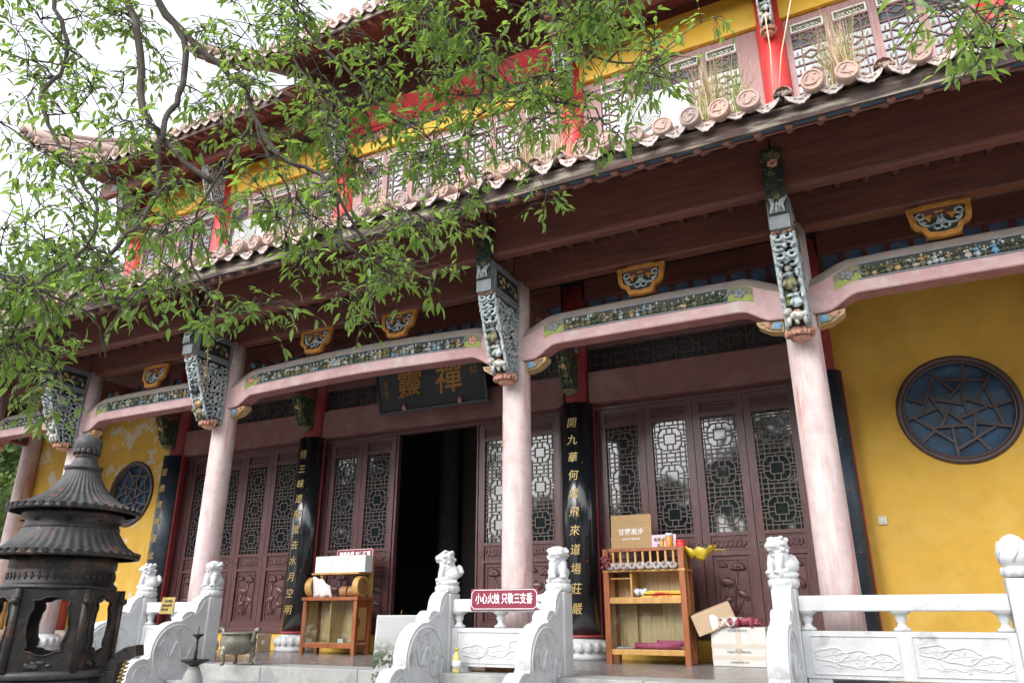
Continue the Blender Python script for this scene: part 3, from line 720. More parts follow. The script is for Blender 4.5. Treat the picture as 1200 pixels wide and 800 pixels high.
# ------------------------------------------------------------------ door leaves
def lattice_segs():
    S_ = []
    def seg(a, b, c, d): S_.append((a, b, c, d))
    def cell(y0, h):
        Y = lambda q: y0 + q*h
        for (a, b, c, d) in [(.34,.36,.66,.36),(.34,.64,.66,.64),(.34,.36,.34,.64),(.66,.36,.66,.64),
            (.30,.20,.70,.20),(.30,.80,.70,.80),(.18,.34,.18,.66),(.82,.34,.82,.66),(.18,.34,.30,.20),(.82,.34,.70,.20),(.18,.66,.30,.80),(.82,.66,.70,.80),
            (.18,.44,.34,.44),(.18,.56,.34,.56),(.66,.44,.82,.44),(.66,.56,.82,.56),(.42,.20,.42,.36),(.58,.20,.58,.36),(.42,.64,.42,.80),(.58,.64,.58,.80),
            (.09,.0,.09,.42),(.09,.58,.09,1),(.91,.0,.91,.42),(.91,.58,.91,1),(0,.42,.18,.42),(0,.58,.18,.58),(.82,.42,1,.42),(.82,.58,1,.58),(0,.5,.18,.5),(.82,.5,1,.5),
            (.09,.27,.24,.27),(.76,.27,.91,.27),(.09,.73,.24,.73),(.76,.73,.91,.73),(0,.14,.09,.14),(.91,.14,1,.14),(0,.86,.09,.86),(.91,.86,1,.86),(0,.3,.09,.3),(.91,.3,1,.3),(0,.7,.09,.7),(.91,.7,1,.7),
            (.09,.12,.91,.12),(.09,.88,.91,.88),(.24,.0,.24,.27),(.76,.0,.76,.27),(.24,.73,.24,1),(.76,.73,.76,1),(.38,.0,.38,.12),(.62,.0,.62,.12),(.38,.88,.38,1),(.62,.88,.62,1),(.5,.12,.5,.20),(.5,.80,.5,.88)]:
            seg(a, Y(b), c, Y(d))
        seg(0, Y(1), 1, Y(1))
    for i in range(3): cell(i/3, 1/3)
    return S_
LS = lattice_segs()
LW, LZ0, LZ1 = 0.49, 1.52, 3.03
b = MB()
for (a, q, c, d) in LS:
    b.bar(((a-.5)*LW, -0.004, LZ0+(LZ1-LZ0)*q), ((c-.5)*LW, -0.004, LZ0+(LZ1-LZ0)*d), 0.013, 0.012, (0, 1, 0))
latm = b.mesh('lattice', latw)
PWD = 0.67
def leaf_frame():
    b = MB(); w = PWD/2 - 0.004; i_ = LW/2
    b.box(-w, -i_, -0.03, 0.03, 0.33, 3.29); b.box(i_, w, -0.03, 0.03, 0.33, 3.29)
    for (za, zb) in ((0.33, 0.44), (1.235, 1.285), (1.475, 1.52), (3.03, 3.075), (3.215, 3.29)): b.box(-i_+.001, i_-.001, -0.026, 0.026, za, zb)
    for sx in (-1, 1):                                            # mouldings beside the openings
        for (za, zb) in ((0.44, 1.235), (1.285, 1.475), (1.52, 3.03), (3.075, 3.215)):
            b.box(min(sx*i_, sx*(i_-.014)), max(sx*i_, sx*(i_-.014)), -0.034, -0.01, za+.001, zb-.001)
    return b.mesh('door_leaf', doorwood)
def carved_strip(w, z0, z1, seed):
    random.seed(seed); b = MB(); b.box(-w/2, w/2, -0.006, 0.01, z0, z1)
    b.box(-w/2+.02, w/2-.02, -0.014, -0.006, z0+.015, z0+.024); b.box(-w/2+.02, w/2-.02, -0.014, -0.006, z1-.024, z1-.015)
    zm = (z0+z1)/2; h = (z1-z0)/2-.03
    for ph in (0, pi):
        b.tube([(-w/2+.03+(w-.06)*i/30, -0.008, zm+h*.75*sin(i*.75+ph)) for i in range(31)], 0.013, 5)
    for q in range(14):
        b.ell((random.uniform(-w/2+.04, w/2-.04), -0.008, zm+random.uniform(-h, h)*.8), (random.uniform(.012, .024), 0.012, .011), (0, random.uniform(-1.5, 1.5), 0), 6, 4)
    return b.mesh('carved_strip', doorwood)
def carved_panel(w, z0, z1, seed):
    """a sunk panel carved with lotus: stems, folded leaves, a flower and water lines"""
    random.seed(seed); b = MB(); b.box(-w/2, w/2, 0.0, 0.012, z0, z1)
    fw = w/2-.055
    for (xa, xb, za, zb) in ((-fw-.012, fw+.012, z1-.052, z1-.04), (-fw-.012, fw+.012, z0+.04, z0+.052), (-fw-.012, -fw, z0+.052, z1-.052), (fw, fw+.012, z0+.052, z1-.052)):
        b.box(xa, xb, -0.016, 0, za, zb)
    H = z1-z0
    def flower(cx, cz, r):
        for q in range(7):
            a = pi*(0.02+0.96*q/6); b.ell((cx+r*.55*cos(a), -0.008, cz+r*.5*sin(a)), (r*.6, 0.034, r*.26), (0, -a, 0), 7, 5)
        b.ell((cx, -0.008, cz), (r*.3, 0.024, r*.3), n=7, m=5)
    def lleaf(cx, cz, r, t):
        b.ell((cx, -0.004, cz), (r, 0.030, r*.55), (0, t, 0), 12, 5)
        b.tube([(cx+r*1.02*cos(a)*cos(t)+r*.57*sin(a)*sin(t), -0.010, cz-r*1.02*cos(a)*sin(t)+r*.57*sin(a)*cos(t)+.008*sin(5*a)) for a in [2*pi*i/16 for i in range(17)]], 0.007, 4)
        for q in range(4):
            a = t+q*.8; b.bar((cx, -0.016, cz), (cx+r*.75*cos(a), -0.013, cz+r*.4*sin(a)), 0.007, 0.007, (0, 1, 0))
    def stem(x0, z_0, x1, z_1):
        mx = (x0+x1)/2+random.uniform(-.05, .05)
        b.tube([(x0, -0.004, z_0), ((x0+mx)/2, -0.008, z_0+(z_1-z_0)*.3), (mx, -0.008, z_0+(z_1-z_0)*.6), (x1, -0.004, z_1)], 0.013, 5)
    bx = random.uniform(-.04, .04); g = random.choice((-1, 1))
    F = (g*-.07, z0+H*.8); A = (g*.08, z0+H*.60); B_ = (g*-.10, z0+H*.42); D_ = (g*.09, z0+H*.33)
    for p in (F, A, B_, D_): stem(bx, z0+H*.12, p[0], p[1])
    flower(F[0], F[1], .085); lleaf(A[0], A[1], .105, random.uniform(-.6, .6)); lleaf(B_[0], B_[1], .09, random.uniform(-.7, .7)); lleaf(D_[0], D_[1], .075, random.uniform(-1, 1))
    flower(g*.11, z0+H*.84, .05)
    for q in range(9): b.tube([(-fw+.02+fw*2*.9*q/9+i*.012, -0.004, z0+.075+.012*(q % 3)+.012*sin(i*.9)) for i in range(6)], 0.005, 4)
    for q in range(10): b.tube([(random.uniform(-fw, fw)*.85, -0.003, z0+H*random.uniform(.2, .85)) for _ in (0,)] + [(random.uniform(-fw, fw)*.85, -0.003, z0+H*random.uniform(.2, .85))] if False else [(bx+.02*q-.1, -0.003, z0+H*.12), (bx+.024*q-.12, -0.006, z0+H*(.2+.02*(q % 4)))], 0.005, 4)
    return b.mesh('carved_panel', doorwood)
lfm = leaf_frame(); cs1 = [carved_strip(LW-.03, 3.077, 3.213, s) for s in (1, 2)]; cs2 = [carved_strip(LW-.03, 1.287, 1.473, s) for s in (3, 4)]
cpm = [carved_panel(LW-.03, 0.442, 1.233, s) for s in (5, 6, 7, 8)]
b = MB(); b.box(-LW/2, LW/2, 0.008, 0.014, LZ0, LZ1); paneM = b.mesh('glass_pane', glass)
b = MB(); b.torus((0, -0.045, 1.36), 0.03, 0.006, 'y', 14, 5); b.ell((0, -0.036, 1.395), 0.012, n=8, m=5); b.lathe([(0.022, 0), (0.022, 0.004)], (0, -0.034, 1.395), 10)
ringm = b.mesh('ring_handle', bronze)
leaf_no = 0
def door_leaf(x, tilt=0.0, handle=0, yaw=0.0):
    global leaf_no
    o = put(lfm, 'door_leaf', T, (x, YD, 0), (0, 0, yaw))
    put(latm, 'lattice', o, world=False)
    g = put(paneM, 'glass_pane', o, (0, 0, 0), (tilt, 0, tilt*0.7), world=False)
    # a pane hung a touch out of true: keep it in its rebate by turning it about its own middle
    g.location = (0, -sin(tilt)*-2.27*1.0, 0)
    put(cs1[leaf_no % 2], 'carved_strip', o, world=False); put(cs2[leaf_no % 2], 'carved_strip', o, world=False); put(cpm[leaf_no % 4], 'carved_panel', o, world=False)
    if handle: put(ringm, 'ring_handle', o, (handle*(PWD/2-.045), 0, 0), world=False)
    leaf_no += 1
tl = [0.002, 0.004, -0.003, -0.002]
for q in range(4): door_leaf(-3.225+q*PWD, tl[q], (0, 1, -1, -1)[q])
for q in range(2): door_leaf(-5.17+q*PWD, (0.004, 0.003)[q], (-1, 0)[q])
for q in range(2): door_leaf(-8.06+q*PWD, (-0.002, 0.002)[q], (0, 1)[q])
for q in range(4): door_leaf(-11.39+q*PWD+0.01, (-0.003, 0.002, -0.002, 0.001)[q], (0, 1, -1, 0)[q])
# jambs and fillers between leaves and columns, thresholds, plinths
def strip(xa, xb, za, zb, m_, nm, ya=YD-0.045, yb=YD+0.045):
    m = MB(); m.box(xa, xb, ya, yb, za, zb); return m.build(nm, m_, T, bev=0.006)
for (xa, xb) in ((-3.83, -3.565), (-0.875, -0.54), (-4.16, -3.83), (-8.70, -8.40), (-8.70, -8.705+.001), (-11.72, -12.06), (-9.025, -8.70)):
    xa, xb = min(xa, xb), max(xa, xb)
    if xb-xa > 0.02: strip(xa, xb, 0.335, 3.29, doorwood, 'jamb')
strip(-7.03, -7.02+.03, 0.335, 3.29, doorwood, 'jamb'); strip(-5.54, -5.51, 0.335, 3.29, doorwood, 'jamb')
for (xa, xb) in ((-3.83, -0.54), (-12.06, -8.70), (-8.70, -7.0), (-5.53, -3.83)):
    strip(xa, xb, 0.26, 0.33, doorwood, 'threshold', YD-0.06, YD+0.06)
    strip(xa, xb, 0.0, 0.258, yellow, 'plinth', YD-0.03, YD+0.06)
strip(-7.0, -5.53, 0.0, 0.12, doorwood, 'threshold', YD-0.06, YD+0.06)
for i in (2, 3, 4): strip(OC[i], OC[i+1], 3.292, 3.359, doorwood, 'door_head', YD-0.05, YD+0.05)

# --- ochre walls with round windows
def round_hole_wall(xa, xb, cx, cz, r):
    n = 48; z0, z1 = 0.0, 4.6
    inn = []; out_ = []
    for i in range(n):
        a = 2*pi*i/n + 0.001; dx, dz = cos(a), sin(a)
        inn.append((cx+r*dx, cz+r*dz))
        t = min(((xb-cx)/dx if dx > 0 else (xa-cx)/dx) if abs(dx) > 1e-9 else 1e9, ((z1-cz)/dz if dz > 0 else (z0-cz)/dz) if abs(dz) > 1e-9 else 1e9)
        out_.append((cx+t*dx, cz+t*dz))
    # pull the nearest rim points onto the corners
    for c in ((xa, z0), (xb, z0), (xa, z1), (xb, z1)):
        k = min(range(n), key=lambda i: (out_[i][0]-c[0])**2 + (out_[i][1]-c[1])**2); out_[k] = c
    m = MB(); m.holed(out_, inn, YD+0.02, YD+0.30)
    return m.build('wall', yellow, T)
ST = [((-0.40, 0.87), (0.00, 0.36)), ((-0.31, 0.72), (-0.64, -0.02)), ((-0.89, 0.34), (-0.57, 0.20)), ((-0.94, -0.13), (-0.33, 0.08)), ((-0.46, 0.36), (-0.25, -0.09)), ((-0.37, 0.25), (0.13, 0.10)), ((-0.16, 0.62), (0.59, 0.53)), ((0.24, 0.91), (0.18, 0.60)), ((0.23, 0.58), (-0.17, 0.20)), ((0.11, 0.45), (0.15, -0.08)), ((0.15, 0.21), (0.60, -0.02)), ((0.68, 0.68), (0.32, 0.15)), ((0.52, 0.38), (0.70, -0.38)), ((0.61, 0.01), (0.99, 0.09)), ((0.48, 0.01), (-0.03, -0.18)), ((-0.10, 0.13), (-0.34, -0.29)), ((-0.15, -0.03), (0.21, -0.45)), ((0.29, -0.08), (0.17, -0.55)), ((-0.50, -0.31), (0.07, -0.31)), ((0.26, -0.28), (0.88, -0.44)), ((-0.78, -0.08), (-0.16, -0.63)), ((-0.45, -0.36), (-0.74, -0.60)), ((-0.16, -0.31), (-0.15, -0.94)), ((0.56, -0.38), (-0.14, -0.77)), ((0.23, -0.58), (0.42, -0.89))]
def round_window(cx, cz, r):
    m = MB(); m.torus((cx, YD+0.01, cz), r+0.012, 0.035, 'y', 56, 6); m.torus((cx, YD+0.03, cz), r-0.03, 0.02, 'y', 56, 6)
    o = m.build('round_window', pm_frame, T)
    b = MB(); n = 48
    b.add([(cx+r*cos(2*pi*i/n), YD+0.10, cz+r*sin(2*pi*i/n)) for i in range(n)], [tuple(range(n))]); b.build('glass_pane', blueglass, o)
    for i, (p, q) in enumerate(ST):                               # cracked-ice glazing bars
        P = [Vector(p), Vector(q)]
        P = [v*(0.97/v.length) if v.length > 0.97 else v for v in P]
        b = MB(); y = YD+0.055 + 0.0016*(i % 6)
        b.bar((cx+P[0].x*r, y, cz+P[0].y*r), (cx+P[1].x*r, y, cz+P[1].y*r), 0.03, 0.022, (0, 1, 0)); b.build('glazing_bar', pm_frame, o)
pm_frame = pm('window_frame_paint', (0.07, 0.045, 0.045), 0.5, var=0.25, coat=0.1)
for (xa, xb) in ((-0.54, 2.28), (-14.84, -12.06)):
    cx = (xa+xb)/2; round_hole_wall(xa, xb, cx, 2.79, 0.60); round_window(cx, 2.79, 0.60)
for (xa, xb) in ((-16.85, -14.84), (2.28, 4.29)):
    m = MB(); m.box(xa, xb, YD+0.02, YD+0.30, 0, 4.6); m.build('wall', yellow, T)
# --- dim hall behind the open door
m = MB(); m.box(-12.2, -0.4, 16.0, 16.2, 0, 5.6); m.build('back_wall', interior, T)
m = MB(); m.box(-17.0, -16.8, 10.2, 16.0, 0, 5.59); m.build('side_wall', yellow, T)
m = MB(); m.box(4.2, 4.4, 10.2, 16.0, 0, 5.59); m.build('side_wall', yellow, T)
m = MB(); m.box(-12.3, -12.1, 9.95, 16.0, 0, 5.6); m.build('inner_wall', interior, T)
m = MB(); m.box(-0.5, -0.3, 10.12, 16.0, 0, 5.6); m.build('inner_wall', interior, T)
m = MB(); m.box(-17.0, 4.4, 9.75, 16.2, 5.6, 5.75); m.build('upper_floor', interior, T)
for x in (-8.0, -7.45, -4.6):
    m = MB(); m.lathe([(0.22, 0), (0.2, 5.5)], (x, 13.0, 0), 20); m.build('hall_column', interior, T)
m = MB(); m.box(-8.2, -4.4, 14.6, 15.4, 0, 1.1); m.build('altar', doorwood, T, bev=0.02)

# ------------------------------------------------------------------ upper storey
UY = 9.90
UC = OC
ucm = MB(); ucm.lathe([(0.2, 6.0), (0.2, 10.1)], n=24); ucm = ucm.mesh('upper_column', red)
for x in UC[1:7]: put(ucm, 'upper_column', T, (x, UY, 0))
for x in UC[1:7]:
    put(STRUTS[(int(abs(x)*3)) % 3], 'carved_strut', T, (x, UY-0.19, 8.72), scale=(1.0, 0.9, 1.0))
    put(boxm, 'carved_box', T, (x, UY, 5.62), scale=(1, 1, 1))
b = MB(); uw = 0.475
for i in range(2):
    for (a, q, c, d) in LS[::2]:
        pass
random.seed(9)
def ulattice():
    b = MB(); Z0, Z1 = 7.30, 8.78; H = Z1-Z0
    def sg(a, z, c, w): b.bar(((a-.5)*uw, -0.006, Z0+H*z), ((c-.5)*uw, -0.006, Z0+H*w), 0.021, 0.012, (0, 1, 0))
    for q in (0.25, 0.5, 0.75): sg(q, 0, q, 1) if q != .5 else None
    for i in range(9):
        z = (i+.5)/9; sg(0, z, 0.25, z); sg(.75, z, 1, z); sg(.12, z, .12, z+.055); sg(.88, z, .88, z+.055)
        if i % 2: sg(.25, z, .75, z)
        else:
            sg(.25, z, .5, z+.05); sg(.5, z+.05, .75, z); sg(.25, z, .5, z-.05); sg(.5, z-.05, .75, z)
    return b.mesh('lattice', ulat)
ulm = ulattice()
def uframe():
    b = MB(); w = 0.295; i_ = uw/2
    b.box(-w, -i_, -.03, .03, 6.6, 9.08); b.box(i_, w, -.03, .03, 6.6, 9.08)
    for za, zb in ((6.6, 7.30), (8.78, 8.80), (8.96, 9.08)): b.box(-i_+.001, i_-.001, -.025, .025, za, zb)
    return b.mesh('upper_window', winwood)
ufm = uframe()
b = MB(); b.box(-uw/2, uw/2, 0.006, 0.012, 7.3, 8.78); upn = b.mesh('glass_pane', uglass)
def ustrip():
    b = MB(); i_ = uw/2-.005
    b.mi = 0
    for (xa, xb, za, zb) in ((-i_, i_, 8.80, 8.825), (-i_, i_, 8.935, 8.96), (-i_, -i_+.025, 8.825, 8.935), (i_-.025, i_, 8.825, 8.935)): b.box(xa, xb, -.035, 0, za, zb)
    b.mi = 1; b.box(-i_+.025, i_-.025, -.005, 0, 8.825, 8.935)
    b.mi = 0
    for ph in (0, pi): b.tube([(-i_+.04+(2*i_-.08)*i/24, -.012, 8.88+.032*sin(i*.9+ph)) for i in range(25)], 0.006, 4)
    for q in (-.09, 0, .09): b.torus((q, -.012, 8.88), 0.02, 0.006, 'y', 8, 4)
    return b.mesh('fretwork_strip', [cream, carv['dark']])
usm = ustrip()
for i in range(1, 6):
    a, b_ = UC[i], UC[i+1]; L = b_-a-0.4; n = int(L/0.592)
    pad = (L-n*0.592)/2
    for q in range(n):
        x = a+0.2+pad+(q+.5)*0.592
        o = put(ufm, 'upper_window', T, (x, UY, 0)); put(ulm, 'lattice', o, world=False); put(usm, 'fretwork_strip', o, world=False)
        put(upn, 'glass_pane', o, (0, 0, 0), (0, 0, 0), world=False)
    if pad > 0.02:
        for xx in (a+0.2, b_-0.2-pad):
            m = MB(); m.box(xx, xx+pad, UY-.025, UY+.025, 6.6, 9.08); m.build('jamb', winwood, T)
    mid = abs((a+b_)/2+6.28) < 1
    zt = 9.34 if mid else 9.82
    m = MB(); m.box(a+0.15, b_-0.15, UY-0.10, UY+0.12, 9.10, zt); m.build('yellow_beam', upyellow, T, bev=0.012)
    if mid:                                                       # carved band and sloping red board over the middle bay
        m = MB(); m.box(a+.15, b_-.15, UY-.06, UY+.05, 9.342, 9.58); m.build('band_ground', carv['dark'], T)
        m = MB(); m.mi = CK.index('tan')
        for q in range(150):
            m.mi = CK.index(random.choice(['tan', 'olive', 'tan', 'rose'])); curl(m, (random.uniform(a+.2, b_-.2), UY-.065, random.uniform(9.37, 9.55)), random.uniform(.018, .035), .01, 'y')
        m.build('carved_band', CM, T)['kind'] = 'stuff'
        m = MB(); m.add([(a+.15, UY-.08, 9.582), (b_-.15, UY-.08, 9.582), (b_-.15, UY-.36, 9.95), (a+.15, UY-.36, 9.95), (a+.15, UY, 9.582), (b_-.15, UY, 9.582), (b_-.15, UY-.22, 9.95), (a+.15, UY-.22, 9.95)],
                        [(0,1,2,3),(7,6,5,4),(0,4,5,1),(1,5,6,2),(2,6,7,3),(3,7,4,0)]); m.build('red_cove_board', coved, T)
m = MB(); m.box(-15.0, 2.4, UY+0.0, UY+0.05, 9.83, 11.7); m.build('infill_board', brown, T)
m = MB(); m.box(-15.0, 2.4, UY+0.06, UY+0.3, 5.75, 7.3); m.build('upper_wall', yellow, T)
m = MB(); m.box(-15.0, 2.4, UY+0.7, UY+0.9, 5.75, 10.4); m.build('upper_back_wall', interior, T)

# --- upper roofs: the long eave with a swept-up corner, and the raised roof over the middle
def swept_roof(name, x0, x1, y0, z0, lift, reach, depth, pitchz, both=True, soff=brown):
    """eave line from x0 to x1 at y0, rising by lift towards its ends"""
    def ez(x):
        t = max(0.0, 1-(x-x0)/reach); u = max(0.0, 1-(x1-x)/reach) if both else 0.0
        return z0 + lift*(max(t, u)**2.2)
    def ey(x):
        t = max(0.0, 1-(x-x0)/reach); u = max(0.0, 1-(x1-x)/reach) if both else 0.0
        return y0 - 0.35*max(t, u)**2
    n = 48; xs = [x0+(x1-x0)*i/n for i in range(n+1)]
    m = MB(); vs = []
    for x in xs:
        z, y = ez(x), ey(x)
        vs += [(x, y, z), (x, y, z+.06), (x, y+depth, z+.06+pitchz), (x, y+depth, z+pitchz)]
    m.add(vs, [(i*4+j, i*4+(j+1) % 4, (i+1)*4+(j+1) % 4, (i+1)*4+j) for i in range(n) for j in range(4)] + [(3, 2, 1, 0), (n*4, n*4+1, n*4+2, n*4+3)])
    o = m.build(name, soff, T)
    m = MB(); vs = []
    for x in xs:
        z, y = ez(x), ey(x); vs += [(x, y-.03, z-.05), (x, y-.03, z+.10), (x, y-.002, z+.10), (x, y-.002, z-.05)]
    m.add(vs, [(i*4+j, i*4+(j+1) % 4, (i+1)*4+(j+1) % 4, (i+1)*4+j) for i in range(n) for j in range(4)] + [(3, 2, 1, 0), (n*4, n*4+1, n*4+2, n*4+3)])
    m.build('fascia_board', fascia, o)
    k = int((x1-x0)/PITCH); rows = MB()
    for i in range(k):
        x = x0+.14+i*PITCH; z, y = ez(x), ey(x)
        put(random.choice(discs), 'disc_tile', o, (x, y-.06, z+.19), (random.uniform(-.1, .1), random.uniform(-3, 3), 0))
        put(random.choice(drips), 'drip_tile', o, (x+PITCH/2, y-.06, ez(x+PITCH/2)+.14))
        rows.tube([(x, y, z+.19), (x, y+depth*.5, z+.17+pitchz*.45), (x, y+depth, z+.2+pitchz)], 0.082, 8, True, False)
        put(fraf, 'rafter', o, (x, y+.02, z-.05), (.12, 0, 0), (1, 2.0, 1))
    r = rows.build('tile_rows', tile, o); r['kind'] = 'stuff'
    return o
swept_roof('upper_roof', -17.5, -9.2, 8.45, 9.80, 1.7, 4.2, 3.2, 1.7, both=False)
swept_roof('upper_roof', -3.3, 6.0, 8.45, 9.80, 0.0, 1.0, 3.2, 1.7, both=False)
swept_roof('raised_roof', -11.2, -1.36, 8.05, 10.45, 0.75, 2.2, 3.6, 2.0)
for (xa, xb) in ((-15.4, -8.6), (-3.9, 2.9)):
    m = MB(); m.box(xa, xb, 9.05, 9.20, 9.60, 9.98); m.build('upper_eave_beam', brown, T, bev=0.03)
    m = MB(); m.box(xa, xb, 8.50, 9.88, 10.05, 10.07); m.build('upper_soffit', brown, T)
for x in UC[1:7]:
    m = MB(); m.box(x-.08, x+.08, 8.9, UY-.15, 9.85, 10.04); m.build('cross_beam', brown, T, bev=.02)
# ridge that runs up along the swept corner
m = MB(); m.tube([(-17.4, 8.1, 11.65), (-16.9, 8.5, 11.4), (-16.0, 9.6, 11.45), (-15.0, 11.2, 11.9)], [0.10, 0.12, 0.13, 0.13], 10); m.build('hip_ridge', tile, T)
# ------------------------------------------------------------------ couplet boards and the name plaque
def couplet(x, chars, mat_, label, flat=False, cs=0.15):
    o = empty('couplet_board', (x, YI, 0.30), label, 'couplet board', 'couplet boards on the inner columns')
    b = MB(); z0, z1 = 0.30, 3.36; n = 18; ro, ri = 0.262, 0.235; A = radians(78)
    if flat: A = radians(64)
    vs = []
    for i in range(n+1):
        a = -pi/2 - A + 2*A*i/n
        for r in (ro, ri):
            for z in (z0, z1): vs.append((x+r*cos(a), YI+r*sin(a), z))
    fs = []
    for i in range(n):
        p, q = i*4, (i+1)*4
        fs += [(p, q, q+1, p+1), (p+2, p+3, q+3, q+2), (p+1, q+1, q+3, p+3), (p, p+2, q+2, q)]
    fs += [(0, 1, 3, 2), (n*4, n*4+2, n*4+3, n*4+1)]
    b.add(vs, fs, True); b.build('board', mat_, o)
    b = MB()                                                      # brown-red lath along both edges and the foot
    for sg in (-1, 1):
        a = -pi/2 + sg*(A+0.04); b.bar((x+.25*cos(a), YI+.25*sin(a), z0), (x+.25*cos(a), YI+.25*sin(a), z1), 0.03, 0.03, (cos(a), sin(a), 0))
    b.build('edge_lath', darkred, o)
    b = MB(); b.torus((x, YI, z0-.02), .255, .018, 'z', 20, 6, pi, 2*pi); b.build('foot_rail', darkred, o)
    k = len(chars); H = (z1-z0-0.36)/k
    for i, ch in enumerate(chars):
        text(ch, cs, gold, 'character', o, (x, YI-ro-.003, z1-.18-H*(i+.5)), (pi/2, 0, 0), 0.003, shear=0.16, bold=0.0)
    b = MB()
    for (dx, z) in ((.12, 1.9), (.15, 1.2), (.13, 2.5)): b.ell((x+dx, YI-ro*cos(math.asin(dx/ro))-.002, z), (.012, .006, .012), n=6, m=4)
    b.build('nail', darkred, o)
couplet(-3.83, '開九華何處飛來道場莊嚴', lacquer, 'glossy black couplet board with gold characters beside the right-hand display cabinet')
couplet(-8.70, '悟三昧道般堂去水月空明', lacquer, 'black couplet board with gold characters behind the small glazed cabinet')
couplet(-12.06, '靈橋精神僅此身德空', slate, 'black couplet board with a blue-grey sky tint beside the peeling ochre wall', True)
couplet(-0.54, '南無清涼月地藏王', slate, 'dark couplet board half hidden behind the right-hand pink column', True)
P_ = empty('name_plaque', (-6.15, 9.45, 3.60), 'black hanging plaque with two large gold characters above the open doorway', 'plaque')
tilt = radians(-16)
Mx = Matrix.Translation((-6.15, 9.42, 3.60)) @ Matrix.Rotation(radians(16), 4, 'X')
b = MB(); b.M = Mx; b.box(-.96, .96, -.02, .03, 0, .66); b.build('board', pm('plaque_black', (.012, .014, .016), .5, var=.3), P_, bev=.008)
b = MB(); b.M = Mx
for (xa, xb, za, zb) in ((-1.0, 1.0, .66, .71), (-1.0, 1.0, -.05, 0), (-1.0, -.96, 0, .66), (.96, 1.0, 0, .66)): b.box(xa, xb, -.035, .035, za, zb)
b.build('frame', lacquer, P_, bev=.006)
for (ch, dx, sz) in (('靈', -.38, .5), ('禪', .34, .5)):
    o = text(ch, sz, oldgold, 'character', P_, Mx @ Vector((dx, -.024, .36)), (radians(106), 0, 0), .006, shear=.1, bold=.004)
text('歲次\n甲申', .07, oldgold, 'inscription', P_, Mx @ Vector((.80, -.024, .45)), (radians(106), 0, 0), .003)
text('弟\n子\n敬\n立', .075, oldgold, 'inscription', P_, Mx @ Vector((-.82, -.024, .33)), (radians(106), 0, 0), .003)
for dx in (-.5, .52):
    b = MB(); b.M = Mx; b.ell((dx, -.05, .02), (.04, .03, .045), n=8, m=6); b.ell((dx, -.05, .065), (.016, .016, .03), n=6, m=4); b.build('peach_knob', carv['rose'], P_)

# ------------------------------------------------------------------ marble balustrades with lions
def lion_mesh(seed):
    random.seed(seed); b = MB()
    E = lambda c, r, rot=(0, 0, 0): b.ell(c, r, rot, 12, 8)
    E((0, .035, .10), (.085, .09, .10)); E((0, .0, .16), (.08, .07, .11), (.2, 0, 0))            # haunch, chest
    for sx in (-1, 1):
        E((sx*.062, .045, .075), (.035, .07, .065)); E((sx*.06, -.03, .025), (.03, .045, .025))      # thigh, hind paw
        b.tube([(sx*.042, -.04, .19), (sx*.045, -.062, .10), (sx*.045, -.068, .035)], [.04, .034, .03], 8); E((sx*.045, -.085, .02), (.034, .038, .026))
        E((sx*.068, .015, .33), (.018, .022, .028))                                                  # ears
        E((sx*.03, -.083, .315), (.018, .016, .016)); E((sx*.026, -.098, .268), (.026, .022, .02))   # brow, jowl
    E((0, -.02, .285), (.085, .082, .085)); E((0, -.08, .278), (.058, .05, .045)); E((0, -.11, .288), (.02, .016, .014)); E((0, -.085, .238), (.036, .034, .02))
    for i in range(34):                                                                              # curls of the mane
        a = random.uniform(0, 2*pi); h = random.uniform(.21, .36)
        if sin(a) < -.45 and h > .22: continue
        r = .085*(1-((h-.285)/.11)**2*.5)
        E((r*cos(a), -.015+r*sin(a)*.95, h), .021)
    E((0, -.068, .185), (.022, .018, .022)); b.torus((0, -.02, .215), .062, .010, 'z', 16, 6)       # bell and collar
    b.tube([(0, .11, .06), (.02, .135, .11), (0, .12, .17), (-.01, .10, .20)], [.02, .026, .024, .012], 7)  # tail
    E((.055, -.075, .02), (.03, .03, .028))                                                          # the ball under one paw
    b.box(-.085, .085, -.09, .09, -.02, .012)
    me = b.mesh('lion_raw', marble)
    o = bpy.data.objects.new('lion_raw', me); C.objects.link(o)
    r = o.modifiers.new('r', 'REMESH'); r.mode = 'VOXEL'; r.voxel_size = .0065; r.use_smooth_shade = True
    s_ = o.modifiers.new('s', 'SMOOTH'); s_.iterations = 2; s_.factor = .5
    dg = bpy.context.evaluated_depsgraph_get()
    out_ = bpy.data.meshes.new_from_object(o.evaluated_get(dg)); out_.name = 'lion'
    out_.materials.clear(); out_.materials.append(marble)
    bpy.data.objects.remove(o)
    return out_
LIONS = [lion_mesh(2), lion_mesh(6)]
b = MB(); b.lathe([(.09, 0), (.112, .01), (.128, .04), (.124, .075), (.108, .088), (.118, .096), (.118, .122), (.02, .122)], n=36, rib=12, amp=.03)
lotus = b.mesh('lotus_base', marble)
def post_mesh(h):
    b = MB(); b.box(-.10, .10, -.10, .10, 0, h); o = bpy.data.objects.new('p', b.mesh('post', marble)); C.objects.link(o); bevel(o, .012)
    dg = bpy.context.evaluated_depsgraph_get(); me = bpy.data.meshes.new_from_object(o.evaluated_get(dg)); bpy.data.objects.remove(o); me.name = 'post'; return me
postm, postR = post_mesh(.745), post_mesh(.80)
def vase_mesh():
    b = MB(); b.lathe([(.06, 0), (.065, .02), (.035, .035), (.028, .06), (.045, .09), (.04, .115), (.06, .13), (.085, .148), (.02, .148)], n=14); return b.mesh('baluster', marble)
vase = vase_mesh()
b = MB(); b.lathe([(.05, 0), (.10, .01), (.115, .04), (.10, .075), (.085, .085), (.11, .105), (.122, .15), (.118, .20), (.095, .26), (.055, .305), (.012, .325)], n=24)
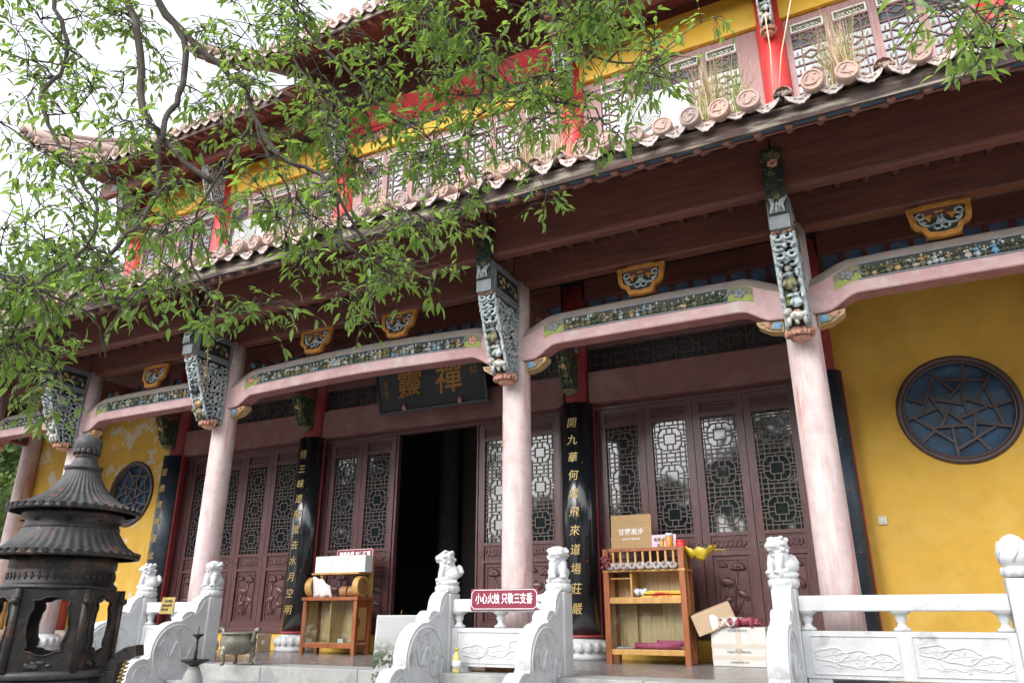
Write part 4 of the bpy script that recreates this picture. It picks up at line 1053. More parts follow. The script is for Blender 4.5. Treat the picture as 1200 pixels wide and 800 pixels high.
for i in range(8):
    a = i*pi/4; b.ell((.10*cos(a), .10*sin(a), .045), (.02, .045, .04), (0, 0, a), 7, 5)
for i in range(6):
    a = i*pi/3+.3; b.tube([(.118*cos(a), .118*sin(a), .12), (.125*cos(a+.3), .125*sin(a+.3), .19), (.09*cos(a+.6), .09*sin(a+.6), .275)], .008, 5)
bud = b.mesh('lotus_bud', marble)
def wing_mesh(seed):
    """side wall of the stair: local y runs from 0 (at the post) forward to -y, cloud-scroll top, disc with a carved dragon"""
    random.seed(seed); P = []
    def arc(cy, cz, r, a0, a1, n=8):
        for i in range(n+1):
            a = radians(a0+(a1-a0)*i/n); P.append((cy+r*cos(a), cz+r*sin(a)))
    P.append((0, .80)); arc(.02, .60, .17, 100, 175, 7); P.append((-.17, .56)); arc(-.24, .45, .13, 60, 150, 7)
    arc(-.38, .14, .33, 84, 188, 14); arc(-.80, -.10, .18, 70, 190, 9); arc(-1.12, -.40, .24, 70, 185, 9); arc(-1.62, -.78, .24, 75, 180, 9)
    P += [(-1.9, GZ), (0, GZ)]
    b = MB(); b.prism([p for p in P], 'x', -.075, .075)
    q = Vector((-.38, .13))
    for sx in (-1, 1):
        xs = sx*.076
        def tb(pts, r): b.tube([(xs, p[0], p[1]) for p in pts], r, 5)
        tb([(q.x+.30*cos(a), q.y+.30*sin(a)) for a in [2*pi*i/32 for i in range(33)]], .014)
        tb([(-.05, .70), (-.10, .60), (-.16, .53), (-.22, .54), (-.30, .50), (-.36, .47)], .008)
        tb([(q.x-.25+.5*i/24, q.y+.10*sin(i*.62)+.06*sin(i*.23)) for i in range(25)], [.022*(1-abs(i-10)/26) for i in range(25)])   # dragon
        for i in range(26):
            a = random.uniform(0, 2*pi); r = random.uniform(.04, .25); c = (q.x+r*cos(a), q.y+r*sin(a)); t = random.uniform(0, 6)
            tb([(c[0]+.03*cos(t+k*.5)*(1-k*.1), c[1]+.03*sin(t+k*.5)*(1-k*.1)) for k in range(7)], .007)
        for (cy, cz, r) in ((-.80, -.10, .12), (-1.12, -.40, .17), (-1.62, -.78, .17)):
            tb([(cy+r*(1-k*.035)*cos(.3+k*.42), cz+r*(1-k*.035)*sin(.3+k*.42)) for k in range(20)], .009)
    return b.mesh('stair_wing', marble)
wingm = wing_mesh(4)
def relief(b, x0, x1, z0, z1, y):
    """low relief lotus leaves on a marble panel facing -y"""
    cx, cz, w, h = (x0+x1)/2, (z0+z1)/2, x1-x0, z1-z0
    for k in range(3):
        c = (x0+w*(.2+.3*k), cz+random.uniform(-.04, .05)); r = random.uniform(.10, .15)
        b.tube([(c[0]+r*cos(a)*(1+.12*cos(7*a)), y, c[1]+r*.42*sin(a)*(1+.15*cos(5*a))) for a in [2*pi*i/26 for i in range(27)]], .007, 5)
        for q in range(5):
            a = q*1.2; b.tube([(c[0], y, c[1]), (c[0]+r*.7*cos(a), y, c[1]+r*.3*sin(a))], .004, 4)
        b.tube([(c[0], y, c[1]-.04), (c[0]+.05, y, c[1]-.12), (c[0]+.02, y, z0+.03)], .006, 4)
    for k in range(4):
        b.tube([(x0+.04+w*.22*k+.03*i, y, z0+.05+.012*sin(i*1.1)) for i in range(7)], .005, 4)
def balustrade(xa, xb, label, wings, tops, panel_fields, zrail=.69):
    o = empty('marble_balustrade', ((xa+xb)/2, BY, 0), label, 'balustrade', 'white marble balustrades along the terrace')
    for i, x in enumerate((xa, xb)):
        t = tops[i]
        p = put(postm if t != 'bud' else postR, 'post', o, (x, BY, 0))
        if t == 'bud': put(bud, 'lotus_bud', p, (0, 0, .80), world=False)
        else:
            put(lotus, 'lotus_base', p, (0, 0, .742), world=False)
            put(LIONS[t % 2], 'lion', p, (0, 0, .865), (0, 0, (-.9, .25, -1.0, .35, -.75)[t]), (1.12, 1.08, .85), world=False)
    m = MB(); m.box(xa+.102, xb-.102, BY-.055, BY+.055, .565, zrail); m.build('rail', marble, o, bev=.012)
    m = MB(); m.box(xa+.102, xb-.102, BY-.06, BY+.06, .06, .415)
    random.seed(int(abs(xa)*10))
    for (u, v) in panel_fields:
        X0, X1 = xa+.1+(xb-xa-.2)*u, xa+.1+(xb-xa-.2)*v
        for (a, c, e, f) in ((X0, X1, .375, .385), (X0, X1, .09, .10), (X0, X0+.01, .10, .375), (X1-.01, X1, .10, .375)): m.box(a, c, BY-.068, BY-.06, e, f)
        relief(m, X0+.03, X1-.03, .10, .37, BY-.061)
    m.build('panel', marble, o, bev=.006)
    for x in (xa+.2, xb-.2): m = MB(); m.box(x-.09, x+.09, BY-.05, BY+.05, .0065, .06); m.build('foot', marble, o)
    for x in (xa+.155, (xa+xb)/2, xb-.155): put(vase, 'baluster', o, (x, BY, .416))
    for x in wings: put(wingm, 'stair_wing', o, (x, BY-.102, 0))
    return o
balustrade(-8.93, -7.74, 'white marble balustrade with two lions, carrying the small brass sign', (-8.93, -7.74), (0, 1), [(.06, .94)])
balustrade(-4.30, -3.03, 'white marble balustrade with two lions, carrying the maroon warning sign', (-4.30, -3.03), (2, 3), [(.06, .94)])
balustrade(-0.93, 0.78, 'white marble balustrade with a lion and a lotus-bud post before the ochre wall', (-0.93,), (4, 'bud'), [(.04, .47), (.53, .96)])
balustrade(-14.2, -12.6, 'white marble balustrade at the far end, seen through the incense burner', (-12.6,), (0, 1), [(.06, .94)])

# ------------------------------------------------------------------ the incense burner
BX, BYY = -6.30, 4.10
B = empty('incense_burner', (BX, BYY, GZ), 'large dark cast-iron incense burner with two tiered pagoda roofs', 'incense burner')
def broof(name, prof, n, eave_r, eave_z):
    m = MB(); k = len(prof); vs = []; N = n*4
    for i in range(N):
        a = 2*pi*i/N
        for j, (r, z) in enumerate(prof):
            u = (cos(n*a)*.5+.5)**1.5
            vs.append((BX+r*cos(a), BYY+r*sin(a), z + .022*u*min(1, j/2)))
    fs = [(i*k+j, i*k+j+1, ((i+1) % N)*k+j+1, ((i+1) % N)*k+j) for i in range(N) for j in range(k-1)]
    m.add(vs, fs, True)
    m.lathe([(.2, eave_z+.06), (eave_r-.02, eave_z-.012), (eave_r-.005, eave_z+.0), (eave_r-.01, eave_z+.02)], (BX, BYY, 0), N)
    o = m.build(name, ironroof, B)
    for i in range(n):
        a = 2*pi*i/n; c = Vector((BX+eave_r*cos(a), BYY+eave_r*sin(a), eave_z+.014)); d = Vector((cos(a), sin(a), -.1))
        m = MB(); m.cyl(c-d*.02, c+d*.012, .021, .019, 10, False); m.build('eave_disc', iron, o)
    m = MB(); N2 = n*6
    m.lathe([(eave_r+.004, eave_z-.018), (eave_r+.006, eave_z+.006), (eave_r-.014, eave_z+.02), (eave_r-.02, eave_z-.018)], (BX, BYY, 0), N2, True, n, .006); m.build('eave_scallop', iron, o)
    return o
E1, E2 = 1.37, 1.00
broof('upper_roof', [(.135, E1+.36), (.15, E1+.29), (.19, E1+.21), (.25, E1+.135), (.34, E1+.07), (.43, E1+.03), (.495, E1+.012)], 40, .50, E1)
broof('lower_roof', [(.36, E2+.24), (.375, E2+.185), (.41, E2+.12), (.455, E2+.065), (.51, E2+.025), (.55, E2+.012)], 44, .555, E2)
m = MB(); m.lathe([(.08, E1+.34), (.15, E1+.355), (.155, E1+.385), (.11, E1+.40), (.10, E1+.43), (.085, E1+.45), (.085, E1+.47), (.095, E1+.475), (.095, E1+.49), (.08, E1+.495), (.10, E1+.53), (.112, E1+.58), (.108, E1+.625), (.085, E1+.648), (.02, E1+.655)], (BX, BYY, 0), 28)
fin = m.build('finial', ironroof, B)
m = MB()
for i in range(14): a = i*2*pi/14; m.ell((BX+.10*cos(a), BYY+.10*sin(a), E1+.515), (.012, .026, .03), (0, 0, a), 7, 5)
m.build('finial_petals', iron, fin)
m = MB(); m.lathe([(.365, E2+.2), (.375, E2+.225), (.36, E2+.25), (.36, E1-.08), (.38, E1-.06), (.39, E1-.03), (.36, E1-.0), (.3, E1+.03)], (BX, BYY, 0), 36)
for i in range(9): a = i*2*pi/9; m.torus((BX+.362*cos(a), BYY+.362*sin(a), (E2+E1)/2+.09), .025, .006, 'z', 10, 4)
m.build('drum', iron, B)
m = MB(); m.lathe([(.30, E2+.05), (.40, E2-.02), (.40, E2-.10), (.388, E2-.11), (.395, E2-.125), (.395, E2-.215), (.41, E2-.23), (.43, E2-.25), (.425, E2-.265), (.40, E2-.275), (.33, E2-.275)], (BX, BYY, 0), 48)
for i in range(44):
    a = i*2*pi/44; c = (BX+.396*cos(a), BYY+.396*sin(a), E2-.17); t = Vector((-sin(a), cos(a), 0))
    m.bar(Vector(c)-t*.018, Vector(c)+t*.018, .012, .012); m.bar(Vector(c)+Vector((0, 0, -.025)), Vector(c)+Vector((0, 0, .03)), .010, .010, (cos(a), sin(a), 0))
m.build('neck_band', iron, B)
# six-sided body with lobed openings
ZB0, ZB1 = .13, E2-.27
a_cam = math.atan2(-BYY, -BX)
RB = .405
for i in range(6):
    a = a_cam + radians(-5) + i*pi/3
    hw = RB*math.tan(pi/6); ap = RB
    m = MB(); m.M = Matrix.Translation((BX, BYY, 0)) @ Matrix.Rotation(a+pi/2, 4, 'Z')
    n = 40; inn = []; out_ = []
    cz = (ZB0+ZB1)/2+.03
    for k in range(n):
        t = 2*pi*k/n; c_, s_ = cos(t), sin(t)
        sx = .128*(abs(c_)**.45)*(1 if c_ > 0 else -1)*(1+.10*cos(s_*9)); sz = .20*(abs(s_)**.45)*(1 if s_ > 0 else -1)*(1+.05*cos(c_*8))
        inn.append((sx, cz+sz))
        q = min(hw/abs(c_) if abs(c_) > 1e-6 else 9, ((ZB1-cz)/s_ if s_ > 0 else (ZB0-cz)/s_) if abs(s_) > 1e-6 else 9)
        out_.append((q*c_, cz+q*s_))
    for c in ((-hw, ZB0), (hw, ZB0), (-hw, ZB1), (hw, ZB1)):
        kk = min(range(n), key=lambda i: (out_[i][0]-c[0])**2+(out_[i][1]-c[1])**2); out_[kk] = c
    m.holed(out_, inn, -ap, -ap+.03)
    o = m.build('window_panel', iron, B)
    m = MB(); m.M = Matrix.Translation((BX, BYY, 0)) @ Matrix.Rotation(a+pi/2, 4, 'Z')
    m.tube([(p[0]*1.03, -ap-.003, cz+(p[1]-cz)*1.03) for p in inn] + [(inn[0][0]*1.03, -ap-.003, cz+(inn[0][1]-cz)*1.03)], .009, 5)
    m.build('opening_rim', iron, o)
    m = MB(); m.M = Matrix.Translation((BX, BYY, 0)) @ Matrix.Rotation(a+pi/2, 4, 'Z')
    for k in range(13): m.ell((random.uniform(-.085, .085), -ap-.004, ZB0+.052+random.uniform(-.018, .018)), (.025, .010, .014), (0, random.uniform(-.6, .6), 0), 7, 4)
    m.build('cloud_relief', ironroof, o)
    m = MB(); aa = a+pi/6; rr = RB/cos(pi/6); m.tube([(BX+rr*cos(aa), BYY+rr*sin(aa), ZB0), (BX+rr*cos(aa), BYY+rr*sin(aa), ZB1)], .028, 8)
    m.ell((BX+(rr+.02)*cos(aa), BYY+(rr+.02)*sin(aa), ZB1-.09), (.035, .035, .03), n=8, m=5); m.build('corner_rib', iron, B)
m = MB(); m.lathe([(.30, .06), (.455, .075), (.475, .10), (.47, .125), (.44, .135), (.30, .135)], (BX, BYY, 0), 40); m.build('ring_moulding', ironroof, B)
m = MB(); m.lathe([(.10, -.42), (.28, -.40), (.40, -.30), (.455, -.15), (.46, -.02), (.445, .05), (.44, .072), (.2, .072)], (BX, BYY, 0), 40); m.build('basin', iron, B)
for sg, aa in ((1, a_cam+radians(62)), (-1, a_cam+radians(62)+pi)):       # the two square lug handles
    c, s_ = cos(aa), sin(aa); L_ = lambda r, z: (BX+r*c, BYY+r*s_, z)
    m = MB()
    pts = [L_(.44, -.14), L_(.52, -.08), L_(.555, .02), L_(.56, .12), L_(.58, .20), L_(.66, .255), L_(.74, .27)]
    for p, q in zip(pts, pts[1:]): m.bar(p, q, .15, .085, (c, s_, .3))
    o = m.build('lug_handle', iron, B, bev=.006)
    m = MB()
    for t in range(9):
        z = -.02+.03*t; m.bar(L_(.60+.006*t, z), L_(.615+.006*t, z+.012), .09, .012, (c, s_, 0))
    m.build('handle_fret', gold, o)
for i in range(3):
    a = a_cam+.5+i*2*pi/3; m = MB()
    m.tube([(BX+.30*cos(a), BYY+.30*sin(a), -.32), (BX+.40*cos(a), BYY+.40*sin(a), -.5), (BX+.36*cos(a), BYY+.36*sin(a), -.7), (BX+.40*cos(a), BYY+.40*sin(a), -.86)], [.09, .08, .06, .075], 10); m.build('leg', iron, B)
m = MB(); m.lathe([(.66, GZ+.001), (.66, GZ+.1), (.58, GZ+.12), (.56, GZ+.20), (.1, GZ+.2)], (BX, BYY, 0), 32); m.build('pedestal', stone, B)

# ------------------------------------------------------------------ small bronze tripod, candle stand, boards on the balustrades
DX, DY = -6.90, 6.72
D_ = empty('bronze_tripod', (DX, DY, .006), 'small tarnished bronze tripod censer at the top of the middle steps', 'censer')
m = MB(); m.lathe([(.02, .115), (.10, .118), (.16, .15), (.195, .21), (.20, .27), (.185, .315), (.19, .33), (.21, .335), (.21, .352), (.185, .355), (.17, .33), (.16, .25), (.02, .20)], (DX, DY, 0), 30); m.build('bowl', bronze, D_)
for i in range(3):
    a = radians(-100+120*i); c, s_ = cos(a), sin(a)
    m = MB(); m.ell((DX+.165*c, DY+.165*s_, .175), (.05, .05, .055), n=9, m=6)
    m.tube([(DX+.17*c, DY+.17*s_, .18), (DX+.19*c, DY+.19*s_, .11), (DX+.165*c, DY+.165*s_, .06), (DX+.175*c, DY+.175*s_, .025)], [.04, .028, .02, .022], 8); m.ell((DX+.18*c, DY+.18*s_, .026), (.028, .028, .02), n=8, m=5)
    m.build('leg', bronze, D_)
for sg in (-1, 1):
    m = MB(); m.tube([(DX+sg*.17, DY, .24), (DX+sg*.225, DY, .27), (DX+sg*.235, DY, .33), (DX+sg*.25, DY, .375), (DX+sg*.30, DY, .385)], [.022, .026, .024, .024, .028], 8); m.build('handle', bronze, D_)
LX, LY = -6.77, 6.02
K_ = empty('candle_stand', (LX, LY, GZ), 'dark iron candle stand with two dishes on a stone bollard by the steps', 'candle stand')
m = MB(); m.lathe([(.16, GZ), (.16, GZ+.1), (.11, GZ+.14), (.085, -.25), (.10, -.16), (.105, -.10), (.08, -.03), (.05, .035)], (LX, LY, 0), 20); m.build('bollard', stone, K_)
m = MB(); m.lathe([(.03, .03), (.06, .05), (.14, .085), (.15, .10), (.13, .10), (.05, .075), (.015, .08)], (LX, LY, 0), 24); m.build('dish', iron, K_)
m = MB(); m.lathe([(.02, .08), (.014, .14), (.022, .17), (.012, .20), (.012, .29), (.02, .31), (.055, .335), (.058, .35), (.045, .348), (.01, .335)], (LX, LY, 0), 16); m.cyl((LX, LY, .335), (LX, LY, .43), .006, .003, 6); m.build('stem', iron, K_)

def signboard(name, c, w, h, mat_, label, cat, lines, ink, size, rz=0.0, rx=0.0, rim=None, bold=.004, th=.012):
    o = empty(name, c, label, cat)
    M_ = Matrix.Translation(c) @ Euler((rx, 0, rz)).to_matrix().to_4x4()
    m = MB(); m.M = M_; m.box(-w/2, w/2, 0, th, 0, h); m.build('board', mat_, o, bev=.002)
    if rim is not None:
        m = MB(); m.M = M_; q = .010; t = .006
        k = .03
        pts = [(-w/2+q+k, q), (w/2-q-k, q), (w/2-q, q+k), (w/2-q, h-q-k), (w/2-q-k, h-q), (-w/2+q+k, h-q), (-w/2+q, h-q-k), (-w/2+q, q+k)]
        for a, b2 in zip(pts, pts[1:]+pts[:1]): m.bar((a[0], -.001, a[1]), (b2[0], -.001, b2[1]), t, .003, (0, 1, 0))
        m.build('border', rim, o)
    for ln_ in lines:
        (s_, zz, xx, sz), xs_ = ln_[:4], (ln_[4] if len(ln_) > 4 else 1.0)
        e = Euler((pi/2+rx, 0, rz))
        text(s_, sz, ink, 'lettering', o, M_ @ Vector((xx, -.002, zz)), e, .001, bold=bold).scale = (xs_, 1, 1)
    return o
signboard('warning_sign', (-3.60, 6.925, .585), .75, .20, signred, 'maroon sign with white lettering on the middle balustrade rail', 'sign',
          [('小心火烛 只敬三支香', .10, 0, .108, .64)], paper, .088, rx=radians(-3), rim=paper, bold=.0015)
signboard('notice_plate', (-8.42, 6.92, .55), .235, .20, brass, 'small brass notice plate on the rail of the left balustrade', 'sign',
          [('香客须知', .15, .01, .035), ('请勿乱扔香烛', .10, 0, .03), ('爱护文物', .05, -.03, .03)], inkm, .03, rx=radians(-6), bold=.0005)
# leaning printed board by the stair wing
printm = pm('printed_board', (0.74, 0.74, 0.73), 0.5, var=0.03, c3=(0.10, 0.13, 0.06), s3=16, lo3=0.42, hi3=0.52)
nt = printm.node_tree; N_ = nt.nodes                                # the print: a bush along the lower edge
mixn = [n for n in N_ if n.type == 'MIX'][-1]
sp = N_.new('ShaderNodeSeparateXYZ'); tcn = [n for n in N_ if n.type == 'TEX_COORD'][0]; nt.links.new(tcn.outputs['Object'], sp.inputs[0])
mr = N_.new('ShaderNodeMapRange'); mr.inputs['From Min'].default_value = .36; mr.inputs['From Max'].default_value = .12; mr.interpolation_type = 'SMOOTHSTEP'
nt.links.new(sp.outputs['Z'], mr.inputs['Value']); mu = N_.new('ShaderNodeMath'); mu.operation = 'MULTIPLY'
src = mixn.inputs[0].links[0].from_socket; nt.links.new(src, mu.inputs[0]); nt.links.new(mr.outputs['Result'], mu.inputs[1]); nt.links.new(mu.outputs[0], mixn.inputs[0])
o = empty('leaning_board', (-4.62, 6.7, -.3), 'white printed board leaning on the stair wing, green bush printed below', 'board')
m = MB(); m.bar((-4.78, 6.43, .12), (-4.42, 6.86, .12), .02, .84, (0.12, -.1, 1)); m.build('panel', printm, o, bev=.003)
m = MB(); m.cyl((-4.62, 6.62, .50), (-4.60, 6.62, .585), .003, .002, 5); m.build('incense_stick', strawdark, o)
# oil bottle
o = empty('oil_bottle', (-4.05, 6.80, .006), 'small clear oil bottle with yellow cap at the foot of the middle balustrade', 'bottle')
m = MB(); m.lathe([(.038, .007), (.042, .02), (.042, .13), (.036, .16), (.018, .185), (.016, .215), (.002, .215)], (-4.05, 6.80, 0), 16); m.build('body', oil, o)
m = MB(); m.lathe([(.02, .205), (.02, .235), (.002, .236)], (-4.05, 6.80, 0), 14); m.build('cap', yellowp, o)
m = MB(); m.lathe([(.0425, .05), (.0425, .12)], (-4.05, 6.80, 0), 16); m.build('sticker', paper, o)
m = MB(); m.box(-3.95, -3.55, 7.2, 7.34, .001, .05); m.M = None
tag(m.build('wood_plank', endgrain, None, bev=.006), 'short brown plank on the floor behind the middle balustrade', 'plank')
m = MB()
for i in range(16):
    a = i*.8; m.ell((-3.17+.035*cos(a), 6.94-.02*(i % 3), .66+.05*sin(a*1.7)), (.035, .02, .03), (a, a*.5, a*.3), 7, 5)
tag(m.build('plastic_bag', paper), 'crumpled white plastic bag tied beside the maroon sign', 'bag')
# red box behind the lion
o = empty('red_box', (-5.62, 9.05, 0), 'tall narrow red box with a yellow top, in the open doorway', 'box')
m = MB(); m.box(-5.70, -5.52, 9.0, 9.15, 0, .96); m.build('body', redplastic, o, bev=.01)
m = MB(); m.box(-5.69, -5.55, 8.994, 9.0, .86, 1.02); m.build('label_card', orangep, o)
# ------------------------------------------------------------------ small glazed cabinet by the middle door
def slab(o, nm, m_, *a, bev=.004):
    m = MB(); m.box(*a); return m.build(nm, m_, o, bev=bev)
clear = bpy.data.materials.new('clear_glass'); clear.use_nodes = True
nt = clear.node_tree; N_ = nt.nodes; g = N_.new('ShaderNodeBsdfGlossy'); g.inputs['Roughness'].default_value = .03
t_ = N_.new('ShaderNodeBsdfTransparent'); fr = N_.new('ShaderNodeFresnel'); fr.inputs['IOR'].default_value = 1.45; mx = N_.new('ShaderNodeMixShader')
t_.inputs['Color'].default_value = (.93, .96, .95, 1)
nt.links.new(fr.outputs[0], mx.inputs[0]); nt.links.new(t_.outputs[0], mx.inputs[1]); nt.links.new(g.outputs[0], mx.inputs[2]); nt.links.new(mx.outputs[0], N_['Material Output'].inputs['Surface'])
x0, x1, y0, y1 = -8.10, -7.10, 9.08, 9.46
o = empty('glazed_cabinet', ((x0+x1)/2, 9.27, 0), 'low reddish wooden cabinet with a glass front and a white-topped rack, left of the doorway', 'cabinet')
for x in (x0, x1-.06):
    for y in (y0, y1-.06): slab(o, 'leg', wood, x, x+.06, y, y+.06, 0, .735)
slab(o, 'top', wood, x0-.02, x1+.02, y0-.02, y1+.02, .737, .785)
slab(o, 'bottom_rail', wood, x0+.062, x1-.062, y0+.004, y0+.05, .09, .155)
slab(o, 'floor_board', pine, x0+.03, x1-.03, y0+.052, y1-.02, .14, .158)
slab(o, 'back_board', pine, x0+.062, x1-.062, y1-.03, y1-.012, .16, .735)
slab(o, 'side_panel', pine, x0+.02, x0+.035, y0+.062, y1-.062, .16, .735); slab(o, 'divider', pine, x0+.47, x0+.49, y0+.06, y1-.032, .16, .735)
slab(o, 'inner_door', pine, x0+.10, x0+.34, y1-.05, y1-.034, .18, .70)
slab(o, 'glass_front', clear, x0+.061, x1-.061, y0+.02, y0+.026, .157, .735, bev=0)
sd_ = slab(o, 'side_panel', wood, x1-.055, x1-.04, y0+.062, y1-.062, .09, .735)
slab(sd_, 'inset', honey, x1-.039, x1-.03, y0+.10, y1-.10, .20, .64)
m = MB(); m.torus((x1-.02, y0+.09, .42), .022, .006, 'x', 12, 5); m.box(x1-.04, x1-.018, y0+.07, y0+.11, .43, .49); m.build('padlock', iron, sd_)
for y in (y1-.035,): slab(o, 'back_post', honey, x1-.06, x1-.005, y-.02, y+.02, .786, 1.36)
slab(o, 'back_post', honey, x0+.01, x0+.06, y1-.055, y1-.015, .786, 1.16)
slab(o, 'rack_shelf', honey, x0+.06, x1-.05, y0+.06, y1-.06, 1.105, 1.13)
slab(o, 'tissue', paper, x1-.37, x1-.27, y0+.08, y0+.16, .16, .215, bev=.006)
for i, x in enumerate((x0+.06, x1-.05)):                             # round log cheeks that hold up the rack
    m = MB(); m.cyl((x-.05, y0+.13, .93), (x+.05, y0+.13, .93), .145, .145, 26, False); ck = m.build('log_cheek', honey, o)
    m = MB(); m.cyl((x+.0505, y0+.13, .93), (x+.054, y0+.13, .93), .115, .115, 26, False); m.build('end_grain', endgrain, ck)
for x in (x0+.68, x0+.83):
    m = MB(); m.cyl((x-.06, y0+.12, .862), (x+.06, y0+.12, .862), .075, .075, 20, False); m.build('log_stand', endgrain, o)
for i in range(3):
    b = empty('white_carton', (x0+.25+.31*i, y0+.18, 1.131), ['leftmost white carton on the rack of the glazed cabinet', 'middle white carton on the rack of the glazed cabinet', 'rightmost white carton on the rack of the glazed cabinet'][i], 'carton', 'white cartons on the rack')
    m = MB(); m.box(x0+.10+.315*i, x0+.41+.315*i, y0+.08, y0+.26, 1.1315, 1.372); m.build('box', paper, b, bev=.006)
    m = MB(); m.box(x0+.10+.315*i+.14, x0+.10+.315*i+.17, y0+.0795, y0+.2605, 1.1325, 1.3725); m.build('tape', white, b)
m = MB()
pts = []
for i in range(9):
    for j in range(7):
        u, v = i/8, j/6; pts.append((x0+.13+.34*u, y0+.02+.05*v+.03*sin(u*9)*v, .79+.28*(1-v)*(1-.5*u*u)+.015*sin(u*14+v*4)))
m.add(pts, [(i*7+j, (i+1)*7+j, (i+1)*7+j+1, i*7+j+1) for i in range(8) for j in range(6)], True)
cl = m.build('white_cloth', paper); cl.modifiers.new('s', 'SOLIDIFY').thickness = .006
tag(cl, 'folded white cloth hanging beside the log cheek on the cabinet', 'cloth')
signboard('donation_sign', (-7.46, 9.40, 1.27), .70, .22, signred, 'small maroon sign standing behind the white cartons', 'sign', [('请香免费 功德随喜', .13, 0, .09, .8)], paper, .08, rim=paper, bold=.003, rx=radians(-4))

# ------------------------------------------------------------------ tall display cabinet in front of the right bay
x0, x1, y0, y1 = -3.29, -2.28, 8.98, 9.34
o = empty('display_cabinet', ((x0+x1)/2, 9.16, 0), 'tall open wooden display cabinet of incense rolls, right of the doorway', 'cabinet')
for x in (x0, x1-.07):
    for y in (y0, y1-.07): slab(o, 'leg', wood, x, x+.07, y, y+.07, 0, 1.30)
slab(o, 'bottom_shelf', honey, x0+.071, x1-.071, y0+.006, y1-.01, .10, .16)
slab(o, 'middle_shelf', honey, x0+.071, x1-.071, y0+.006, y1-.01, .665, .735)
slab(o, 'upper_shelf', honey, x0-.005, x1+.005, y0-.006, y1+.004, 1.025, 1.05)
slab(o, 'top_rail', wood, x0+.071, x1-.071, y0+.01, y0+.06, 1.262, 1.305)
slab(o, 'back_board', pine, x0+.071, x1-.071, y1-.025, y1-.01, .16, .665)
slab(o, 'back_board', pine, x0+.071, x1-.071, y1-.025, y1-.01, .735, 1.025)
slab(o, 'side_board', pine, x0+.03, x0+.045, y0+.071, y1-.071, .16, 1.25); slab(o, 'side_board', honey, x1-.045, x1-.03, y0+.071, y1-.071, .16, 1.25)
slab(o, 'partition', honey, x0+.33, x0+.352, y0+.03, y1-.026, .736, 1.024); slab(o, 'little_shelf', honey, x0+.072, x0+.329, y0+.04, y1-.026, .945, .958)
slab(o, 'partition', pine, x0+.30, x0+.318, y1-.10, y1-.026, .161, .664); slab(o, 'inner_sign', boxboard, x0+.32, x0+.62, y1-.05, y1-.03, .53, .664)
slab(o, 'glass_front', clear, x0+.072, x1-.072, y0+.02, y0+.026, .161, .664, bev=0)
slab(o, 'glass_top', clear, x0+.05, x1-.05, y0+.062, y1-.072, 1.27, 1.276, bev=0)
for i in range(9):
    x = x0+.13+i*.094
    slab(o, 'spindle', honey, x-.012, x+.012, y0+.02, y0+.045, 1.051, 1.261, bev=.002)
for i in range(3): slab(o, 'side_spindle', honey, x1-.05, x1-.026, y0+.10+i*.07, y0+.125+i*.07, 1.051, 1.262, bev=.002)
for i in range(9):                                                 # rolls of paper-wrapped incense on the upper shelf
    x = x0+.10+i*.098; r = random.uniform(.038, .047); yy = y0-.06+random.uniform(-.02, .02)
    m = MB(); m.tube([(x, yy, 1.052+r), (x+random.uniform(-.02, .02), yy+.30, 1.052+r)], r, 14, True, False)
    m.tube([(x, yy, 1.052+r), (x, yy+.29, 1.052+r)], r*.72, 14, True, False); m.tube([(x, yy+.05, 1.052+r), (x, yy+.052, 1.052+r)], r*.75, 12)
    t = ('first', 'second', 'third', 'fourth', 'fifth', 'sixth', 'seventh', 'eighth', 'ninth')[i]
    rl = m.build('incense_roll', paperroll); rl.modifiers.new('s', 'SOLIDIFY').thickness = .003
    tag(rl, t+' rolled paper tube from the left on the upper shelf of the display cabinet', 'paper roll', 'rolled tubes on the display cabinet')
m = MB(); m.ell((x0+.05, y0-.01, 1.15), (.06, .05, .06), n=9, m=6)
for i in range(20): a = i*1.1; m.ell((x0+.05+.045*cos(a), y0-.02+.03*sin(a*2), 1.13+.06*sin(a*1.3)), (.03, .02, .022), (a, a, 0), 6, 4)
tag(m.build('dark_bundle', pm('maroon_film', (.16, .03, .04), .3, var=.5, scale=25)), 'dark red crumpled bundle at the end of the upper shelf', 'bundle')
# things on top
signboard('wooden_board', (x0+.27, y1-.03, 1.277), .535, .47, boxboard, 'square plywood board with white lettering standing on the display cabinet', 'board', [('甘露高步', .25, 0, .085), ('GAN LU GAO BU', .165, 0, .03)], paper, .08, rx=radians(-5), bold=.001, th=.04)
signboard('pink_sign', (x0+.70, y1-.06, 1.277), .31, .20, pinkpaper, 'pink paper sign with black characters on the display cabinet', 'sign', [('免费 三支香', .135, 0, .048), ('取', .06, -.06, .05)], inkm, .05, rx=radians(-6), bold=.001, th=.006)
def can(nm, x, y, r, h, m_, cap, label, cat, z=1.277):
    o = empty(nm, (x, y, z), label, cat)
    m = MB(); m.lathe([(r*.9, 0), (r, .006), (r, h*.8), (r*.97, h*.81)], (x, y, z), 18); m.build('body', m_, o)
    m = MB(); m.lathe([(r*1.02, h*.8), (r*1.02, h*.98), (r*.9, h), (.002, h)], (x, y, z), 18); m.build('cap', cap, o)
can('incense_can', x1-.275, y0+.10, .026, .13, orangep, honey, 'slim orange incense can on the display cabinet', 'can')
can('incense_jar', x1-.185, y0+.11, .046, .19, orangep, bluelid, 'orange jar with a pale lid on the display cabinet', 'jar')
can('red_tin', x1-.05, y0+.12, .06, .105, redplastic, redplastic, 'squat red tin at the corner of the display cabinet', 'tin')
m = MB(); pts = []
